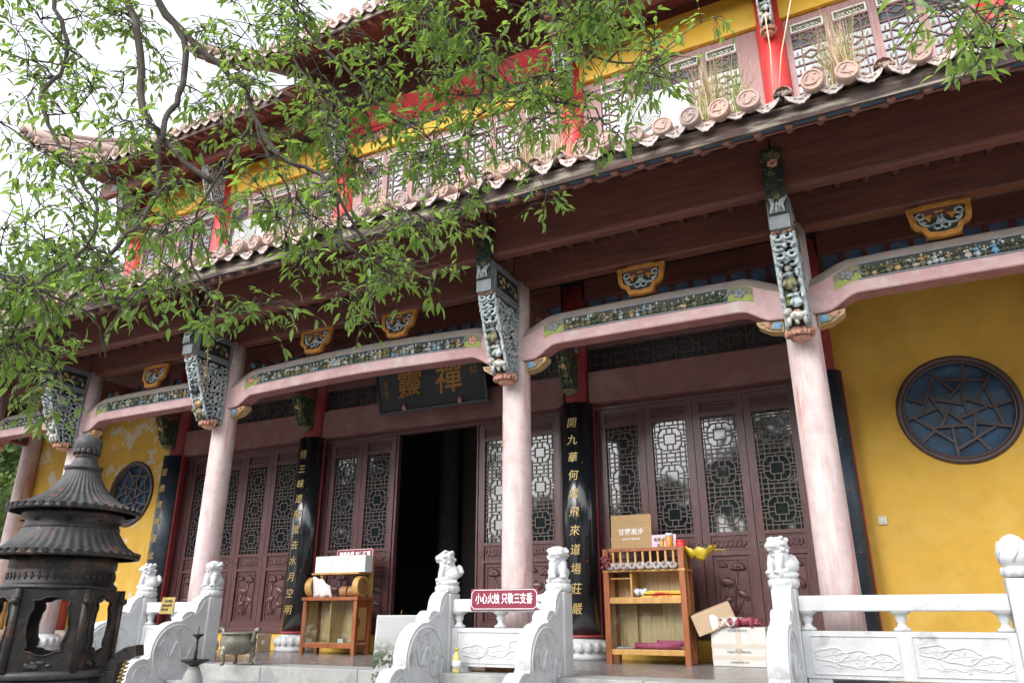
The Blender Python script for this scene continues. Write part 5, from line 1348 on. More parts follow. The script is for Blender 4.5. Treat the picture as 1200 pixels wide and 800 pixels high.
for i in range(13):
    for j in range(7):
        u, v = i/12, j/6; pts.append((x1-.02+.36*u, y0+.10+.14*v, 1.29-.13*sin(pi*v)*sin(pi*min(1, u*1.05))**.6-.05*u+.06*u*u+.022*sin(u*15+v*6)*(1-.5*v)+.014*sin(u*31+v*11)))
m.add(pts, [(i*7+j, (i+1)*7+j, (i+1)*7+j+1, i*7+j+1) for i in range(12) for j in range(6)], True)
m.tube([(x1, y0+.18, 1.272), (x1+.46, y0+.16, 1.255)], .006, 6)
yb = m.build('yellow_bag', yellowp); yb.modifiers.new('s', 'SOLIDIFY').thickness = .003
tag(yb, 'yellow plastic bag hanging over the corner of the display cabinet', 'bag')
# inside the shelves
def packet(nm, c, l, w, h, m_, label, cat, rz=0., grp=None):
    m = MB(); m.M = Matrix.Translation(c) @ Matrix.Rotation(rz, 4, 'Z'); m.box(-l/2, l/2, -w/2, w/2, 0, h); o = m.build(nm, m_, None, bev=min(w, h)*.2); tag(o, label, cat, grp); return o
stripe = pm('yellow_packet', (.60, .44, .03), .35, var=.2, scale=20, c2=(.55, .05, .04), s2=9, lo=.56, hi=.6)
for i in range(4): packet('incense_packet', (x0+.70+.012*(i % 2), y0+.10+.03*(i % 2), .736+.018*i), .50-.02*i, .07, .017, (stripe, redplastic, stripe, yellowp)[i], ('lowest', 'second lowest', 'third', 'topmost')[i]+' incense packet of the pile on the middle shelf', 'packet', .03*(i-1), 'incense packets on the middle shelf')
m = MB()
for i in range(24): a = i*1.7; m.ell((x0+.43+.06*cos(a), y0+.12+.03*sin(a*1.3), .775+.035*abs(sin(a*.7))), (.035, .025, .028), (a, a*.3, 0), 7, 5)
tag(m.build('plastic_bundle', bluelid), 'crumpled pale plastic bundle on the middle shelf', 'bundle')
m = MB()
for i in range(6): m.ell((x0+.52+.012*i, y0+.11, .77+.01*(i % 3)), (.02, .02, .035), (0, .5*i, 0), 6, 4)
tag(m.build('yellow_wrapper', yellowp), 'small yellow wrapper beside the plastic bundle on the middle shelf', 'wrapper')
for i in range(2):
    m = MB(); m.cyl((x0+.34+.25*i, y0+.12+.06*i, .20+.025*i), (x0+.86+.07*i, y0+.13+.06*i, .195+.03*i), .034, .034, 14); m.cyl((x0+.325+.25*i, y0+.12+.06*i, .20+.025*i), (x0+.345+.25*i, y0+.12+.06*i, .20+.025*i), .04, .04, 14)
    tag(m.build('wrapped_tube', pinkplastic), ('front pink film-wrapped tube on the bottom shelf', 'rear pink film-wrapped tube on the bottom shelf')[i], 'tube', 'pink tubes in the display cabinet')
m = MB()
for i in range(26): a = i*1.3; m.ell((x0+.19+.08*cos(a), y0+.14+.05*sin(a*1.7), .17), (.02, .014, .012), (a, 0, a), 6, 4)
tag(m.build('plastic_scraps', bluelid), 'small heap of clear plastic scraps on the bottom shelf', 'scraps')
# cartons beside the display cabinet
o = empty('white_parcel', (-1.76, 9.25, 0), 'worn white carton with printed lines standing on the floor', 'carton')
m = MB(); m.M = Matrix.Translation((-1.76, 9.12, 0)) @ Matrix.Rotation(radians(-3), 4, 'Z'); m.box(-.305, .305, -.04, .36, .001, .41); m.build('box', carton, o, bev=.008)
m = MB(); m.M = Matrix.Translation((-1.76, 9.12, 0)) @ Matrix.Rotation(radians(-3), 4, 'Z')
m.box(-.3055, .3055, -.0425, -.0405, .19, .235); m.box(-.3055, .3055, -.0425, -.0405, .075, .115); m.box(-.03, .03, -.043, -.041, .03, .39); m.build('tape', tape, o)
for (s_, z, sz) in (('佛光普照 慈悲济世', .37, .026), ('中国九华山佛教用品', .15, .03), ('地址 电话', .175, .016), ('高级檀香 平安 吉祥', .045, .024)):
    text(s_, sz, pm('faint_print', (.2, .2, .2), .7) if 'faint_print' not in MATS else MATS['faint_print'], 'lettering', o, (-1.765, 9.074, z), (pi/2, 0, radians(-3)), .0005)
o = empty('tilted_box', (-2.03, 9.15, .42), 'brown cardboard box tilted on the white carton against the cabinet', 'box')
Mt = Matrix.Translation((-2.04, 9.20, .50)) @ Euler((radians(4), radians(-20), radians(12))).to_matrix().to_4x4()
m = MB(); m.M = Mt; m.box(-.23, .23, -.16, .16, -.115, .115); m.build('box', cardboard, o, bev=.006)
m = MB(); m.M = Mt; m.prism([(-.06, -.10), (.03, -.08), (.045, .0), (.02, .05), (-.03, .06), (-.05, .0)], 'y', -.1625, -.1605); m.build('torn_label', paper, o)
m = MB(); m.M = Mt; m.box(.231, .2335, -.1, .1, -.1, .1); m.build('flap', cardboard, o)
o = empty('wrapped_bundle', (-1.72, 9.1, .412), 'bundle of red and pink wrapped incense rolls lying on the white carton', 'bundle')
for i, (x, r) in enumerate(((-1.93, .045), (-1.83, .05))):
    m = MB(); m.tube([(x, 9.03, .415+r), (x+.12, 9.30, .415+r)], r, 14, True, False); m.tube([(x+.01, 9.06, .415+r), (x+.012, 9.063, .415+r)], r*.9, 12); q = m.build('roll', paperroll, o); q.modifiers.new('s', 'SOLIDIFY').thickness = .004
m = MB()
for i in range(34): a = i*1.27; m.ell((-1.68+.16*cos(a*.6)*abs(cos(a)), 9.10+.05*sin(a*1.9), .44+.035*abs(sin(a*.9))), (.05, .03, .018), (a*.4, a*.2, a), 7, 5)
m.build('film', pm('pink_dark_film', (.32, .06, .09), .3, var=.7, scale=22), o)
o = empty('cardboard_box', (-8.95, 9.42, 0), 'small brown cardboard box on the floor by the left couplet column', 'box')
m = MB(); m.box(-9.22, -8.98, 9.12, 9.42, .001, .26); m.build('box', cardboard, o, bev=.006)
m = MB(); m.cyl((-8.9795, 9.25, .14), (-8.977, 9.25, .14), .035, .035, 14); m.build('sticker', paper, o)
m = MB(); m.box(-9.221, -8.979, 9.26, 9.29, .2605, .2625); m.build('tape', tape, o)
m = MB(); m.box(-.045, .045, -.02, 0, -.045, .045); m.box(-.02, .02, -.026, -.02, -.02, .02)
sk = m.build('wall_socket', cream, None, bev=.006, loc=(-.12, YD+.018, 1.57)); tag(sk, 'small cream wall socket on the ochre wall', 'socket')

# ------------------------------------------------------------------ on the roof: two condensers and tufts of grass
def condenser(x, y, rz, label):
    o = empty('air_conditioner', (x, y, roof_z(y)+.15), label, 'air conditioner', 'condensers on the lower roof', rz); z = roof_z(y)+.22
    L_ = Matrix.Translation((0, 0, .07))
    m = MB(); m.box(-.40, .40, -.14, .14, .07, .60); m.build('casing', acw, o, bev=.02, world=False)
    m = MB(); m.cyl((-.15, -.152, .36), (-.15, -.158, .36), .235, .235, 32, False); gr = m.build('fan_opening', acg, o, world=False)
    m = MB()
    for r in (.04, .07, .10, .13, .16, .19, .22): m.torus((-.15, -.162, .36), r, .004, 'y', 28, 4)
    for i in range(24): a = i*pi/12; m.cyl((-.15+.05*cos(a), -.161, .36+.05*sin(a)), (-.15+.235*cos(a+.3), -.161, .36+.235*sin(a+.3)), .003, .003, 4)
    m.build('grille', acw, gr, world=False)
    m = MB(); m.cyl((-.15, -.16, .36), (-.15, -.172, .36), .055, .05, 20, False); m.build('hub', acw, gr, world=False)
    for xx in (-.3, .3): m = MB(); m.box(xx-.03, xx+.03, -.18, .18, -.14, .069); m.build('foot', acg, o, world=False)
    return o
condenser(-1.62, 6.75, radians(-4), 'white air-conditioner condenser among dry grass over the right bay')
condenser(-7.62, 6.9, radians(-3), 'white air-conditioner condenser half hidden by leaves over the middle bay')
def tuft(x, y, n, h, green, label, seed):
    green *= .55
    random.seed(seed); z = roof_z(y)+.10
    o = empty('grass_tuft', (x, y, z), label, 'grass', 'grass tufts growing on the lower roof')
    for nm, mt, k in (('dry_blades', straw, int(n*(1-green)*.75)), ('brown_blades', strawdark, int(n*(1-green)*.25)), ('green_blades', grassm, int(n*green))):
        if not k: continue
        b = MB()
        for i in range(k):
            a = random.uniform(0, 2*pi); L = h*random.uniform(.45, 1.1); bend = random.uniform(.05, .8); w = random.uniform(.002, .0055)*(1.6 if nm == 'green_blades' else 1)
            p0 = Vector((x+random.gauss(0, .07), y+random.gauss(0, .05), z)); d = Vector((cos(a), sin(a), 0)); s_ = Vector((-sin(a), cos(a), 0))
            P = [p0 + d*(L*bend*t*t*.8) + Vector((0, 0, L*t*(1-.35*bend*t))) for t in (0, .3, .55, .8, 1)]
            vs = []
            for q, p in enumerate(P): vs += [p - s_*w*(1-q*.22), p + s_*w*(1-q*.22)]
            b.add(vs, [(q*2, q*2+1, q*2+3, q*2+2) for q in range(4)], True)
        g_ = b.build(nm, mt, o); g_['kind'] = 'stuff'
tuft(.22, 6.25, 340, 0.84, .22, 'straw-coloured grass tuft in front of the upper windows at far right', 1)
tuft(-.98, 6.22, 300, 0.81, .18, 'tall dry grass tuft just right of the roof condenser', 2)
tuft(-.72, 6.22, 120, 0.69, .75, 'green and yellow bladed tuft beside the red upper column', 3)
tuft(-2.95, 6.3, 220, 0.84, .08, 'pale dry tuft left of the roof condenser, behind leaves', 4)
tuft(-3.35, 6.2, 120, 0.56, .2, 'low dry tuft above the middle pink column', 5)
tuft(-4.05, 6.2, 100, 0.40, .6, 'short greenish tuft over the right end of the middle bay', 6)
tuft(-2.62, 6.25, 120, 0.67, .1, 'thin dry tuft at the foot of the second red upper column', 7)
tuft(-5.0, 6.2, 120, 0.50, .3, 'small dry tuft over the name plaque', 8)
m = MB(); m.tube([(-.36, 6.3, 5.1), (-.27, 6.28, 5.6), (-.10, 6.25, 6.2)], .006, 5); m.tube([(-.40, 6.3, 5.1), (-.36, 6.28, 5.7), (-.36, 6.25, 6.1)], .006, 5)
tag(m.build('dry_stalk', straw), 'pair of long dry stalks crossing the red upper column', 'stalk')
# ------------------------------------------------------------------ the tree overhead: limbs and twig ends in metres
BRANCHES=[
 (0.030,0.012,[(-2.98,1.54,3.58),(-2.87,1.62,3.28),(-2.72,1.62,2.99),(-2.63,1.64,2.62),(-2.54,1.67,2.47),(-2.36,1.67,2.29),(-2.24,1.75,2.17)]),
 (0.026,0.006,[(-2.80,1.62,3.46),(-2.72,1.70,3.23),(-2.54,1.72,2.98),(-2.51,1.73,2.73),(-2.52,1.70,2.56),(-2.43,1.63,2.34),(-2.39,1.62,2.11),(-2.32,1.54,1.91),(-2.40,1.51,1.80),(-2.47,1.49,1.67),(-2.54,1.45,1.57)]),
 (0.028,0.005,[(-2.84,1.58,3.61),(-2.74,1.69,3.28),(-2.49,1.74,2.96),(-2.36,1.81,2.83),(-2.26,1.87,2.70),(-2.22,1.90,2.57),(-2.03,1.91,2.31),(-1.93,1.98,2.27),(-1.80,2.00,2.12),(-1.76,2.09,2.00),(-1.70,2.23,1.86)]),
 (0.012,0.004,[(-2.22,1.89,2.56),(-2.30,1.88,2.41),(-2.37,1.87,2.29),(-2.41,1.84,2.11),(-2.46,1.87,1.95),(-2.53,1.86,1.84)]),
 (0.010,0.003,[(-2.21,1.90,2.53),(-2.13,1.94,2.35),(-2.08,2.01,2.22),(-2.08,2.04,2.10),(-2.07,2.00,1.94)]),
 (0.018,0.005,[(-3.24,1.43,3.55),(-3.24,1.49,3.34),(-3.06,1.50,3.03),(-3.02,1.50,2.86),(-2.96,1.41,2.63),(-2.87,1.42,2.44),(-2.68,1.46,2.19),(-2.58,1.52,2.02),(-2.53,1.48,1.82),(-2.57,1.36,1.61),(-2.64,1.37,1.43)]),
 (0.020,0.005,[(-1.48,2.07,3.35),(-1.41,2.09,3.05),(-1.37,2.18,2.91),(-1.30,2.28,2.78),(-1.20,2.37,2.70),(-1.01,2.39,2.58),(-0.85,2.47,2.54)]),
 (0.012,0.004,[(-1.30,2.28,2.78),(-1.32,2.31,2.67),(-1.38,2.32,2.57),(-1.39,2.26,2.40)]),
 (0.014,0.004,[(-2.22,1.88,3.43),(-2.11,1.98,3.14),(-1.88,2.04,2.84),(-1.75,2.13,2.66),(-1.65,2.19,2.57),(-1.51,2.19,2.43)]),
 (0.010,0.003,[(-2.11,1.98,3.14),(-2.14,2.00,2.94),(-1.96,2.03,2.66),(-1.94,2.07,2.43),(-1.87,2.14,2.28)]),
 (0.010,0.003,[(-3.35,1.38,2.98),(-3.24,1.44,2.94),(-3.08,1.47,2.88),(-3.01,1.51,2.87)]),
 (0.012,0.003,[(-0.99,2.28,3.21),(-0.91,2.38,2.98),(-0.87,2.46,2.84),(-0.69,2.47,2.71),(-0.48,2.52,2.73)]),
 (0.010,0.003,[(-1.80,2.00,2.12),(-1.82,2.06,1.98),(-1.74,2.11,1.89),(-1.60,2.18,1.85),(-1.48,2.24,1.89)]),
 (0.008,0.002,[(-1.74,2.11,1.89),(-1.72,2.15,1.73),(-1.71,2.21,1.63)]),
 (0.008,0.003,[(-2.46,1.87,1.95),(-2.38,1.91,1.79),(-2.35,1.99,1.74),(-2.27,2.09,1.72)]),
 (0.012,0.003,[(-2.90,1.28,1.78),(-2.77,1.37,1.69),(-2.63,1.45,1.64),(-2.57,1.59,1.59),(-2.57,1.67,1.45)]),
 (0.010,0.003,[(-2.87,1.38,1.41),(-2.72,1.44,1.40),(-2.68,1.55,1.36)]),
 (0.012,0.003,[(0.68,2.09,2.28),(0.52,2.07,2.20),(0.42,2.09,2.20),(0.34,2.09,2.21)]),
 (0.008,0.002,[(0.52,2.07,2.20),(0.50,2.14,2.11),(0.42,2.19,2.06),(0.37,2.22,2.03)]),
]
TWIGS=[(-3.09,1.25,2.96),(-3.23,1.55,3.14),(-3.06,1.50,3.21),(-2.82,1.45,3.08),(-2.98,1.71,3.19),(-2.86,1.67,3.24),(-2.27,1.64,2.82),(-2.53,1.76,3.09),(-2.58,1.97,3.45),(-2.21,1.79,3.00),(-2.33,2.07,3.20),(-2.22,1.95,3.18),(-2.19,2.08,3.31),(-2.13,1.99,3.26),(-2.02,1.96,3.07),(-1.66,2.03,3.06),(-1.77,1.94,2.92),(-1.57,2.14,3.09),(-1.37,1.91,2.84),(-1.29,2.07,2.83),(-1.42,2.12,3.03),(-1.64,2.34,3.19),(-1.09,2.06,2.67),(-1.38,2.41,3.07),(-1.08,2.56,3.15),(-1.09,2.28,3.02),(-1.26,2.55,3.28),(-0.91,2.18,2.89),(-0.82,2.32,2.90),(-0.98,2.38,2.88),(-0.74,2.26,2.88),(-0.63,2.23,2.78),(-0.57,2.36,2.68),(-0.39,2.91,3.21),(0.44,2.18,2.15),(0.33,1.97,2.11),(0.43,1.96,1.97),(0.47,2.23,2.17),(0.62,2.41,2.34),(-3.07,1.41,2.76),(-3.24,1.57,2.92),(-3.03,1.57,2.97),(-2.81,1.60,2.80),(-2.89,1.83,3.14),(-2.82,1.90,2.98),(-2.23,1.68,2.61),(-2.00,1.81,2.81),(-2.18,2.23,3.04),(-2.23,2.16,3.21),(-1.86,2.25,3.10),(-1.79,2.16,2.81),(-1.81,2.19,3.01),(-1.56,2.19,2.77),(-1.45,1.92,2.69),(-1.50,2.31,2.81),(-1.60,2.33,3.00),(-1.54,2.37,3.09),(-1.32,2.23,2.76),(-1.15,2.20,2.72),(-0.93,2.21,2.69),(-1.11,2.45,2.77),(-1.21,2.58,2.91),(-0.83,2.38,2.77),(-0.94,2.68,2.99),(-0.94,2.30,2.60),(-0.77,2.57,2.86),(-0.63,2.30,2.52),(-0.62,2.75,2.90),(-3.29,1.51,2.78),(-3.08,1.64,2.80),(-2.82,1.49,2.54),(-2.84,1.66,2.72),(-2.64,1.43,2.55),(-2.47,1.85,2.71),(-2.27,1.84,2.70),(-2.34,1.97,2.81),(-1.98,1.74,2.54),(-2.23,2.15,2.74),(-1.96,2.12,2.78),(-2.20,2.26,2.86),(-1.80,2.24,2.81),(-1.85,2.22,2.67),(-1.66,2.17,2.53),(-1.72,2.35,2.68),(-1.56,2.33,2.74),(-1.37,2.30,2.53),(-1.42,2.18,2.48),(-1.40,2.34,2.73),(-1.24,2.33,2.57),(-1.14,2.23,2.46),(-1.18,2.78,2.76),(-1.01,2.23,2.48),(-1.29,2.67,2.92),(-0.86,2.39,2.58),(-0.94,2.35,2.41),(-0.85,2.91,2.85),(-0.55,2.41,2.48),(-3.08,1.49,2.33),(-2.91,1.54,2.37),(-2.58,1.36,2.19),(-2.53,1.46,2.32),(-2.60,1.57,2.38),(-2.47,1.67,2.39),(-2.20,1.54,2.11),(-2.55,1.99,2.65),(-2.29,1.94,2.52),(-2.28,2.15,2.66),(-2.28,2.23,2.59),(-2.25,2.19,2.63),(-2.04,2.14,2.60),(-2.00,2.19,2.57),(-1.87,2.23,2.62),(-1.95,2.24,2.46),(-1.54,2.21,2.37),(-1.77,2.52,2.56),(-1.68,2.41,2.52),(-1.45,2.28,2.31),(-1.58,2.31,2.42),(-1.22,2.26,2.38),(-1.55,2.64,2.60),(-1.34,2.70,2.52),(-1.25,2.70,2.72),(-1.02,2.72,2.66),(-0.79,2.56,2.45),(-2.91,1.45,2.19),(-2.50,1.37,2.00),(-2.42,1.53,1.97),(-2.67,1.64,2.21),(-2.38,1.56,2.04),(-2.34,1.65,2.14),(-2.09,1.68,2.00),(-2.00,1.75,2.13),(-2.28,2.25,2.37),(-2.06,1.92,2.25),(-1.98,1.86,2.02),(-2.16,2.36,2.53),(-2.11,2.18,2.31),(-2.09,2.31,2.49),(-1.92,2.35,2.47),(-1.69,1.93,2.13),(-1.79,2.39,2.25),(-1.60,2.15,2.07),(-1.55,2.60,2.30),(-1.19,2.74,2.33),(-2.59,1.23,1.82),(-2.82,1.40,1.96),(-2.98,1.63,2.01),(-2.45,1.49,1.77),(-2.83,1.64,2.08),(-2.19,1.56,1.83),(-2.17,1.68,1.90),(-2.33,1.74,1.96),(-2.47,2.00,2.21),(-2.06,1.92,2.05),(-2.20,2.46,2.27),(-2.07,2.21,2.18),(-1.67,2.05,1.90),(-1.49,2.13,2.00),(-1.75,2.30,2.13),(-1.49,2.38,2.13),(-1.72,2.78,2.30),(-2.48,1.30,1.59),(-2.50,1.33,1.57),(-2.84,1.52,1.73),(-2.70,1.47,1.81),(-2.66,1.55,1.81),(-3.04,1.69,1.86),(-2.33,1.43,1.65),(-2.26,1.64,1.65),(-2.73,2.01,1.98),(-2.74,2.09,1.92),(-2.62,2.20,1.93),(-2.14,2.18,1.95),(-2.14,2.28,2.04),(-1.93,2.40,1.95),(-1.86,2.31,1.99),(-1.77,2.34,1.84),(-1.83,2.48,2.02),(-1.65,2.18,1.78),(-1.70,2.58,1.93),(-2.98,1.53,1.55),(-2.79,1.51,1.51),(-2.70,1.38,1.56),(-2.74,1.55,1.64),(-2.87,1.62,1.67),(-2.97,1.70,1.62),(-2.37,1.56,1.58),(-2.30,1.53,1.58),(-2.30,1.84,1.61),(-2.16,1.99,1.66),(-1.99,1.99,1.65),(-2.25,2.61,2.00),(-2.01,2.46,1.74),(-2.62,1.33,1.37),(-3.03,1.63,1.45),(-2.93,1.62,1.50),(-2.53,1.49,1.31),(-2.62,1.44,1.16),(-0.95,2.46,3.35),(-2.70,1.41,3.27),(-1.37,1.66,3.14),(-0.73,2.35,3.06),(-3.65,1.27,3.46),(-3.44,1.50,3.57),(-1.62,1.65,3.19),(-3.49,1.21,3.60),(-1.70,2.01,3.67),(-3.17,1.12,3.23),(-3.57,1.05,3.67),(-2.82,1.30,3.66),(-2.63,1.66,3.52),(-1.43,2.06,3.09),(-1.48,1.74,3.32),(-3.29,1.28,3.26),(-1.43,2.08,3.13),(-2.92,1.34,3.59),(-2.52,1.67,3.87),(-1.85,2.24,3.48),(-1.49,2.24,3.34),(-2.61,1.98,3.63),(-2.98,1.09,3.42),(-2.32,1.87,3.36),(-1.00,2.22,3.40),(-2.77,1.43,3.32),(-3.47,1.06,3.47),(-0.99,2.42,3.68),(-1.14,2.20,3.62),(-0.88,2.59,3.28),(-2.53,1.74,3.57),(-1.81,2.01,3.76),(-1.78,1.66,3.44),(-3.06,1.10,3.26),(-2.09,1.92,3.73),(-1.28,2.16,3.63),(-1.94,2.01,3.77),(-3.49,1.06,3.49),(-3.36,1.44,3.73),(-2.46,1.55,3.24),(-0.66,2.32,2.93),(-1.09,1.81,3.05),(-3.02,1.46,3.40),(-1.77,1.61,3.34),(-2.69,1.75,3.69),(-2.41,1.86,3.81),(-1.63,2.24,3.46),(-1.90,1.58,3.28),(-1.78,2.25,3.55),(-0.82,2.30,3.30),(-0.62,2.17,3.33),(-2.01,1.94,3.47),(-2.93,1.25,3.31),(-2.29,1.52,3.48),(-1.53,1.77,3.19),(-2.13,1.74,3.28),(-2.90,1.55,3.65),(-3.15,1.06,3.11),(-0.93,2.35,3.63),(-3.24,1.06,3.29),(-2.65,1.20,1.61),(-2.96,1.05,1.67),(-3.21,1.10,2.47),(-2.96,1.11,2.31),(-3.21,1.41,1.42),(-2.93,1.36,1.46),(-2.71,1.09,1.53),(-3.51,1.28,3.20),(-2.65,1.11,1.56),(-2.63,1.17,1.50),(-3.47,1.30,2.86),(-3.44,1.29,3.55),(-3.31,1.46,1.46),(-3.57,0.98,2.99),(-2.95,1.35,1.70),(-3.16,1.51,1.75),(-3.50,1.27,2.91),(-2.74,1.27,1.40),(-3.21,0.97,2.40),(-3.69,1.13,3.37),(-3.13,1.06,2.59),(-3.75,1.25,3.41),(-2.76,1.11,1.40),(-2.99,1.20,1.67),(-2.76,1.17,1.44)]
random.seed(21)
TR = empty('broadleaf_tree', (-4.3, 0.3, GZ), 'broadleaf evergreen tree whose branches hang across the upper left of the view', 'tree')
crotch = Vector((-3.95, 0.75, 4.1))
m = MB(); m.tube([(-4.3, .3, GZ-.1), (-4.32, .33, -.2), (-4.25, .42, 1.4), (-4.12, .55, 3.0), crotch], [.30, .22, .19, .17, .13], 14); m.build('trunk', bark, TR)
nodes = []
def bez(a, b, c, n):
    return [a*(1-t)**2 + b*2*t*(1-t) + c*t*t for t in [i/n for i in range(n+1)]]
for bi, (r0, r1, pts) in enumerate(BRANCHES):
    P = [Vector(p) for p in pts]
    # smooth the polyline a little and add wobble
    Q = []
    for i in range(len(P)-1):
        p0, p1, p2, p3 = P[max(0, i-1)], P[i], P[i+1], P[min(len(P)-1, i+2)]
        for t in (0, .25, .5, .75):
            Q.append(.5*((2*p1)+(-p0+p2)*t+(2*p0-5*p1+4*p2-p3)*t*t+(-p0+3*p1-3*p2+p3)*t**3) + Vector((random.gauss(0, .004), random.gauss(0, .004), random.gauss(0, .004))))
    Q.append(P[-1])
    k = len(Q); m = MB(); m.tube(Q, [(r0*.62*(1-i/(k-1))+r1*(i/(k-1))) for i in range(k)], 8)
    if bi in (0, 1, 2, 5, 6, 8, 11, 15, 16, 17, 10):                # limbs that start outside the picture run back to the crotch
        s0 = Q[0]; mid = (s0+crotch)/2 + Vector((0, 0, .5 if bi != 17 else 1.4))
        if bi in (15, 16, 10): mid = (s0+crotch)/2 + Vector((-.3, .3, -.1))
        B_ = bez(crotch, mid, s0, 10); m.tube(B_, [max(r0*.62, .09*(1-i/10)+r0*.62*i/10) for i in range(11)], 8)
    m.build('branch', bark, TR)
    nodes += [(q, i) for i, q in enumerate(Q)]
NODE = [q for q, i in nodes]
LEAVES = []            # (matrix, length)
def leaf_at(p, d, L):
    up = Vector((random.gauss(0, .35), random.gauss(0, .35), 1)).normalized()
    x = d.cross(up)
    if x.length < 1e-4: x = Vector((1, 0, 0))
    x.normalize(); n = x.cross(d).normalized()
    M_ = Matrix(((x.x, d.x, n.x, p.x), (x.y, d.y, n.y, p.y), (x.z, d.z, n.z, p.z), (0, 0, 0, 1)))
    LEAVES.append((M_ @ Matrix.Scale(L, 4), L))
tw = MB()
order = sorted(TWIGS, key=lambda c: min((Vector(c)-q).length_squared for q in NODE))
for c in order:
    c = Vector(c); near = min(NODE, key=lambda q: (q-c).length_squared + (.15 if q.z < c.z-.3 else 0))
    L = (c-near).length
    mid = (near+c)/2 + Vector((random.gauss(0, .06), random.gauss(0, .06), .10*L + random.uniform(0, .06)))
    P = bez(near, mid, c, 6)
    tw.tube(P, [.0042*(1-i/9) for i in range(7)], 5)
    NODE += P[2:6]
    tips = [(P[4], P[6]-P[4])]
    for s in range(random.choice((10, 11, 12, 14))):                    # side shoots that end in whorls of leaves
        a = P[random.choice((2, 3, 4, 5, 6))]
        d = Vector((random.gauss(0, 1), random.gauss(0, 1), random.gauss(-.15, .55))).normalized()
        e = a + d*random.uniform(.08, .20); g = e + Vector((0, 0, -.03))
        tw.tube([a, (a+e)/2+Vector((0, 0, .015)), g], [.0022, .0018, .0013], 4)
        tips.append((a, g-a))
        for w in range(random.choice((3, 4, 5, 5))):
            t = random.uniform(.35, 1.0); q = a.lerp(g, t); az = random.uniform(0, 2*pi)
            ld = (d*.7 + Vector((cos(az), sin(az), random.uniform(-.9, .25)))*.8).normalized()
            leaf_at(q, ld, random.choice((random.uniform(.022, .036), random.uniform(.036, .052), random.uniform(.036, .056), random.uniform(.040, .062))))
    for w in range(2):
        az = random.uniform(0, 2*pi); leaf_at(c, Vector((cos(az), sin(az), -.5)).normalized(), random.uniform(.034, .054))
o = tw.build('twigs', bark, TR); o['kind'] = 'stuff'
def leaf_geo(curl_, wv=1.0):
    n = 5; vs = []; fs = []
    for i in range(n+1):
        t = i/n; w = .16*sin(pi*min(1, t**.8*1.0))**.85*(1 if t < 1 else 0)*wv; z = -curl_*t*t
        vs += [(-w, t, z+.09*(w/.16)*.5), (0, t, z), (w, t, z+.09*(w/.16)*.5)]
    for i in range(n):
        for j in (0, 1): fs.append((i*3+j, i*3+j+1, i*3+3+j+1, i*3+3+j))
    return vs, fs
GEO = [leaf_geo(.22), leaf_geo(.55), leaf_geo(.38, 1.1)]
LM = []
for vs, fs in GEO:
    b = MB(); b.add(vs, fs, True); LM.append(b.mesh('leaf', leafm))
eye = Vector((0, 0, EYE)); fwd = Vector((-sin(radians(26.83))*cos(radians(20.255)), cos(radians(26.83))*cos(radians(20.255)), sin(radians(20.255))))
order = sorted(range(len(LEAVES)), key=lambda i: -LEAVES[i][1]/(LEAVES[i][0].translation-eye).length if fwd.dot((LEAVES[i][0].translation-eye).normalized()) > .80 else 0)
big = set(order[:300])
rest = MB()
for i, (M_, L) in enumerate(LEAVES):
    if i in big:
        l = bpy.data.objects.new('leaf', LM[i % 3]); C.objects.link(l); l.parent = TR; l.matrix_parent_inverse = W[TR.name].inverted(); l.matrix_basis = M_
    else:
        rest.M = M_; vs, fs = GEO[i % 3]; rest.add(vs, fs, True)
o = rest.build('foliage', leafm, TR); o['kind'] = 'stuff'
# a dry tendril with small yellow leaves hanging before the left column
m = MB(); tz = [Vector((-2.33, 1.93, 1.85))+Vector((.004*sin(i*1.3), .004*cos(i), -.033*i)) for i in range(16)]; m.tube(tz, .0025, 5)
m.mi = 1
for i in range(1, 16):
    for s in ((-1, 1)[i % 2],):
        p = tz[i]; m.ell(p+Vector((s*.009, 0, .002)), (.0065, .003, .0035), (0, s*.5, 0), 5, 3)
m.build('hanging_tendril', [strawdark, straw], TR)

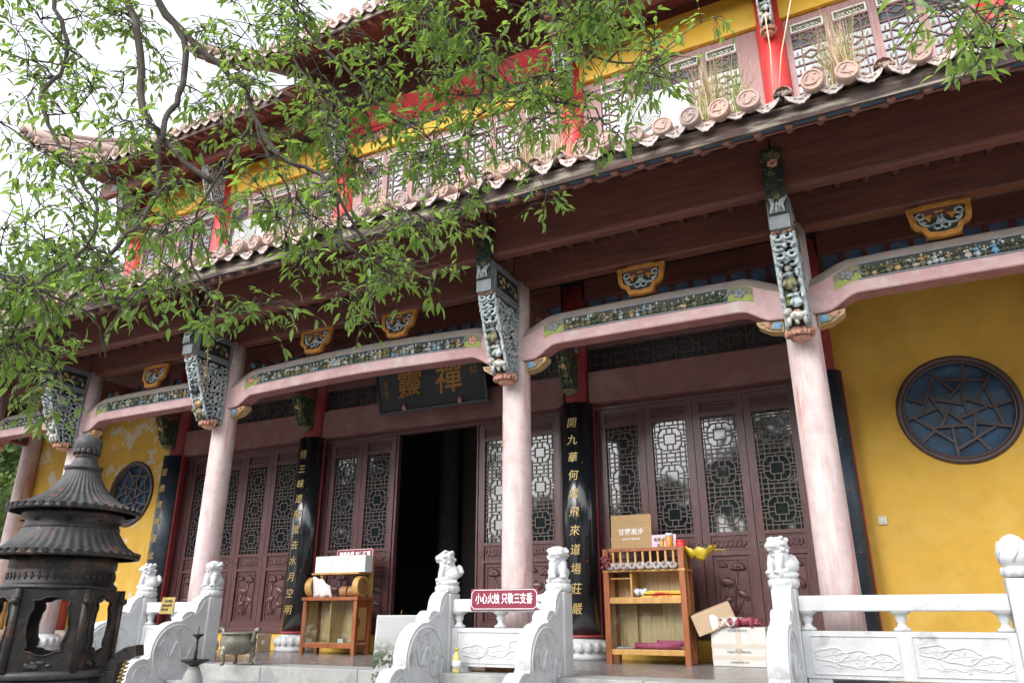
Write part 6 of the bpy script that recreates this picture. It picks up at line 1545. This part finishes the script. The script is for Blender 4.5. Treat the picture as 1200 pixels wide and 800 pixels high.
# ------------------------------------------------------------------ trees beyond the hall and behind the viewer, far hill
def leafy(name, loc, h, rad, n, ls, label, seed, grp, cz=.62, fm=leafb):
    random.seed(seed); o = empty(name, loc, label, 'tree', grp); x, y, z = loc
    m = MB(); m.tube([(x, y, z-.1), (x+.1, y, z+h*.25), (x-.05, y+.1, z+h*.55), (x, y, z+h*.8)], [h*.035, h*.026, h*.018, h*.006], 9)
    cl_ = []
    for i in range(26):
        a = random.uniform(0, 2*pi); u = random.uniform(-1, 1); r = rad*random.uniform(.35, 1)*math.sqrt(1-u*u*.7)
        c = Vector((x+r*cos(a), y+r*sin(a), z+h*cz+u*h*.34)); cl_.append((c, rad*random.uniform(.25, .5)))
        m.tube([(x, y, z+h*random.uniform(.25, .6)), (Vector((x, y, z+h*.5))+c)/2, c], [h*.012, h*.007, h*.003], 5)
    m.build('trunk', bark, o)
    b = MB(); per = n//len(cl_)
    for c, r in cl_:
        for i in range(per):
            d = Vector((random.gauss(0, 1), random.gauss(0, 1), random.gauss(0, .8)))
            p = c + d.normalized()*r*random.random()**.45
            q = Euler((random.uniform(-1.2, 1.2), random.uniform(-1.2, 1.2), random.uniform(0, 6.3))).to_matrix(); s_ = ls*random.uniform(.6, 1.3)
            b.add([p+q@Vector((-s_*.4, 0, 0)), p+q@Vector((0, -s_*.8, 0)), p+q@Vector((s_*.4, 0, s_*.12)), p+q@Vector((0, s_*.8, 0))], [(0, 1, 2, 3)], True)
    cr = b.build('crown', fm, o); cr['kind'] = 'stuff'
    return o
G1 = 'trees standing beyond the end of the hall'
leafy('garden_tree', (-27, 13.0, GZ), 9.0, 3.2, 9000, .17, 'bright green tree seen past the left end of the porch', 1, G1, .5)
leafy('garden_tree', (-33, 17.5, GZ), 12.0, 4.5, 9000, .22, 'taller tree behind the one at the left end of the porch', 2, G1)
leafy('garden_tree', (-46, 30, GZ), 24.0, 8.0, 9000, .45, 'big hazy tree rising above the far left end of the lower roof', 3, G1)
G2 = 'trees on the far side of the yard'
for k, (x, y, h, r) in enumerate(((-45, -11, 12, 5.5), (-37, -15, 12.5, 5), (-30, -13, 12, 5), (-23, -16, 12, 4.6), (-15.5, -15, 7, 3.6), (-10.5, -17, 8, 3.6), (-4.5, -15, 12, 4.4), (2, -16, 12, 5), (9, -16, 11, 5), (16, -14, 11, 5), (25, -11, 11, 5.5))):
    leafy('yard_tree', (x, y, GZ), h, r, 5200, .42, 'yard tree mirrored in the door glass', 50+k, G2, .50, yardleaf)
m = MB(); n, k = 150, 34; vs = []
for i in range(n+1):
    for j in range(k):
        t = j/(k-1); a = radians(100 + 75*i/n); r = 105+t*95
        zz = GZ + t**.9*88*(.80+.30*noise.noise(Vector((i*.045, t*1.2, 3.1)))) + (3.2*noise.noise(Vector((i*.9, j*.9, 1.7))) + 1.6*noise.noise(Vector((i*2.3, j*2.1, 5.2))))*min(1, t*6)
        vs.append((r*cos(a), r*sin(a), zz if j else GZ-1))
m.add(vs, [(i*k+j, (i+1)*k+j, (i+1)*k+j+1, i*k+j+1) for i in range(n) for j in range(k-1)], True)
struct(m.build('hill', hillm))
bpy.context.view_layer.update()
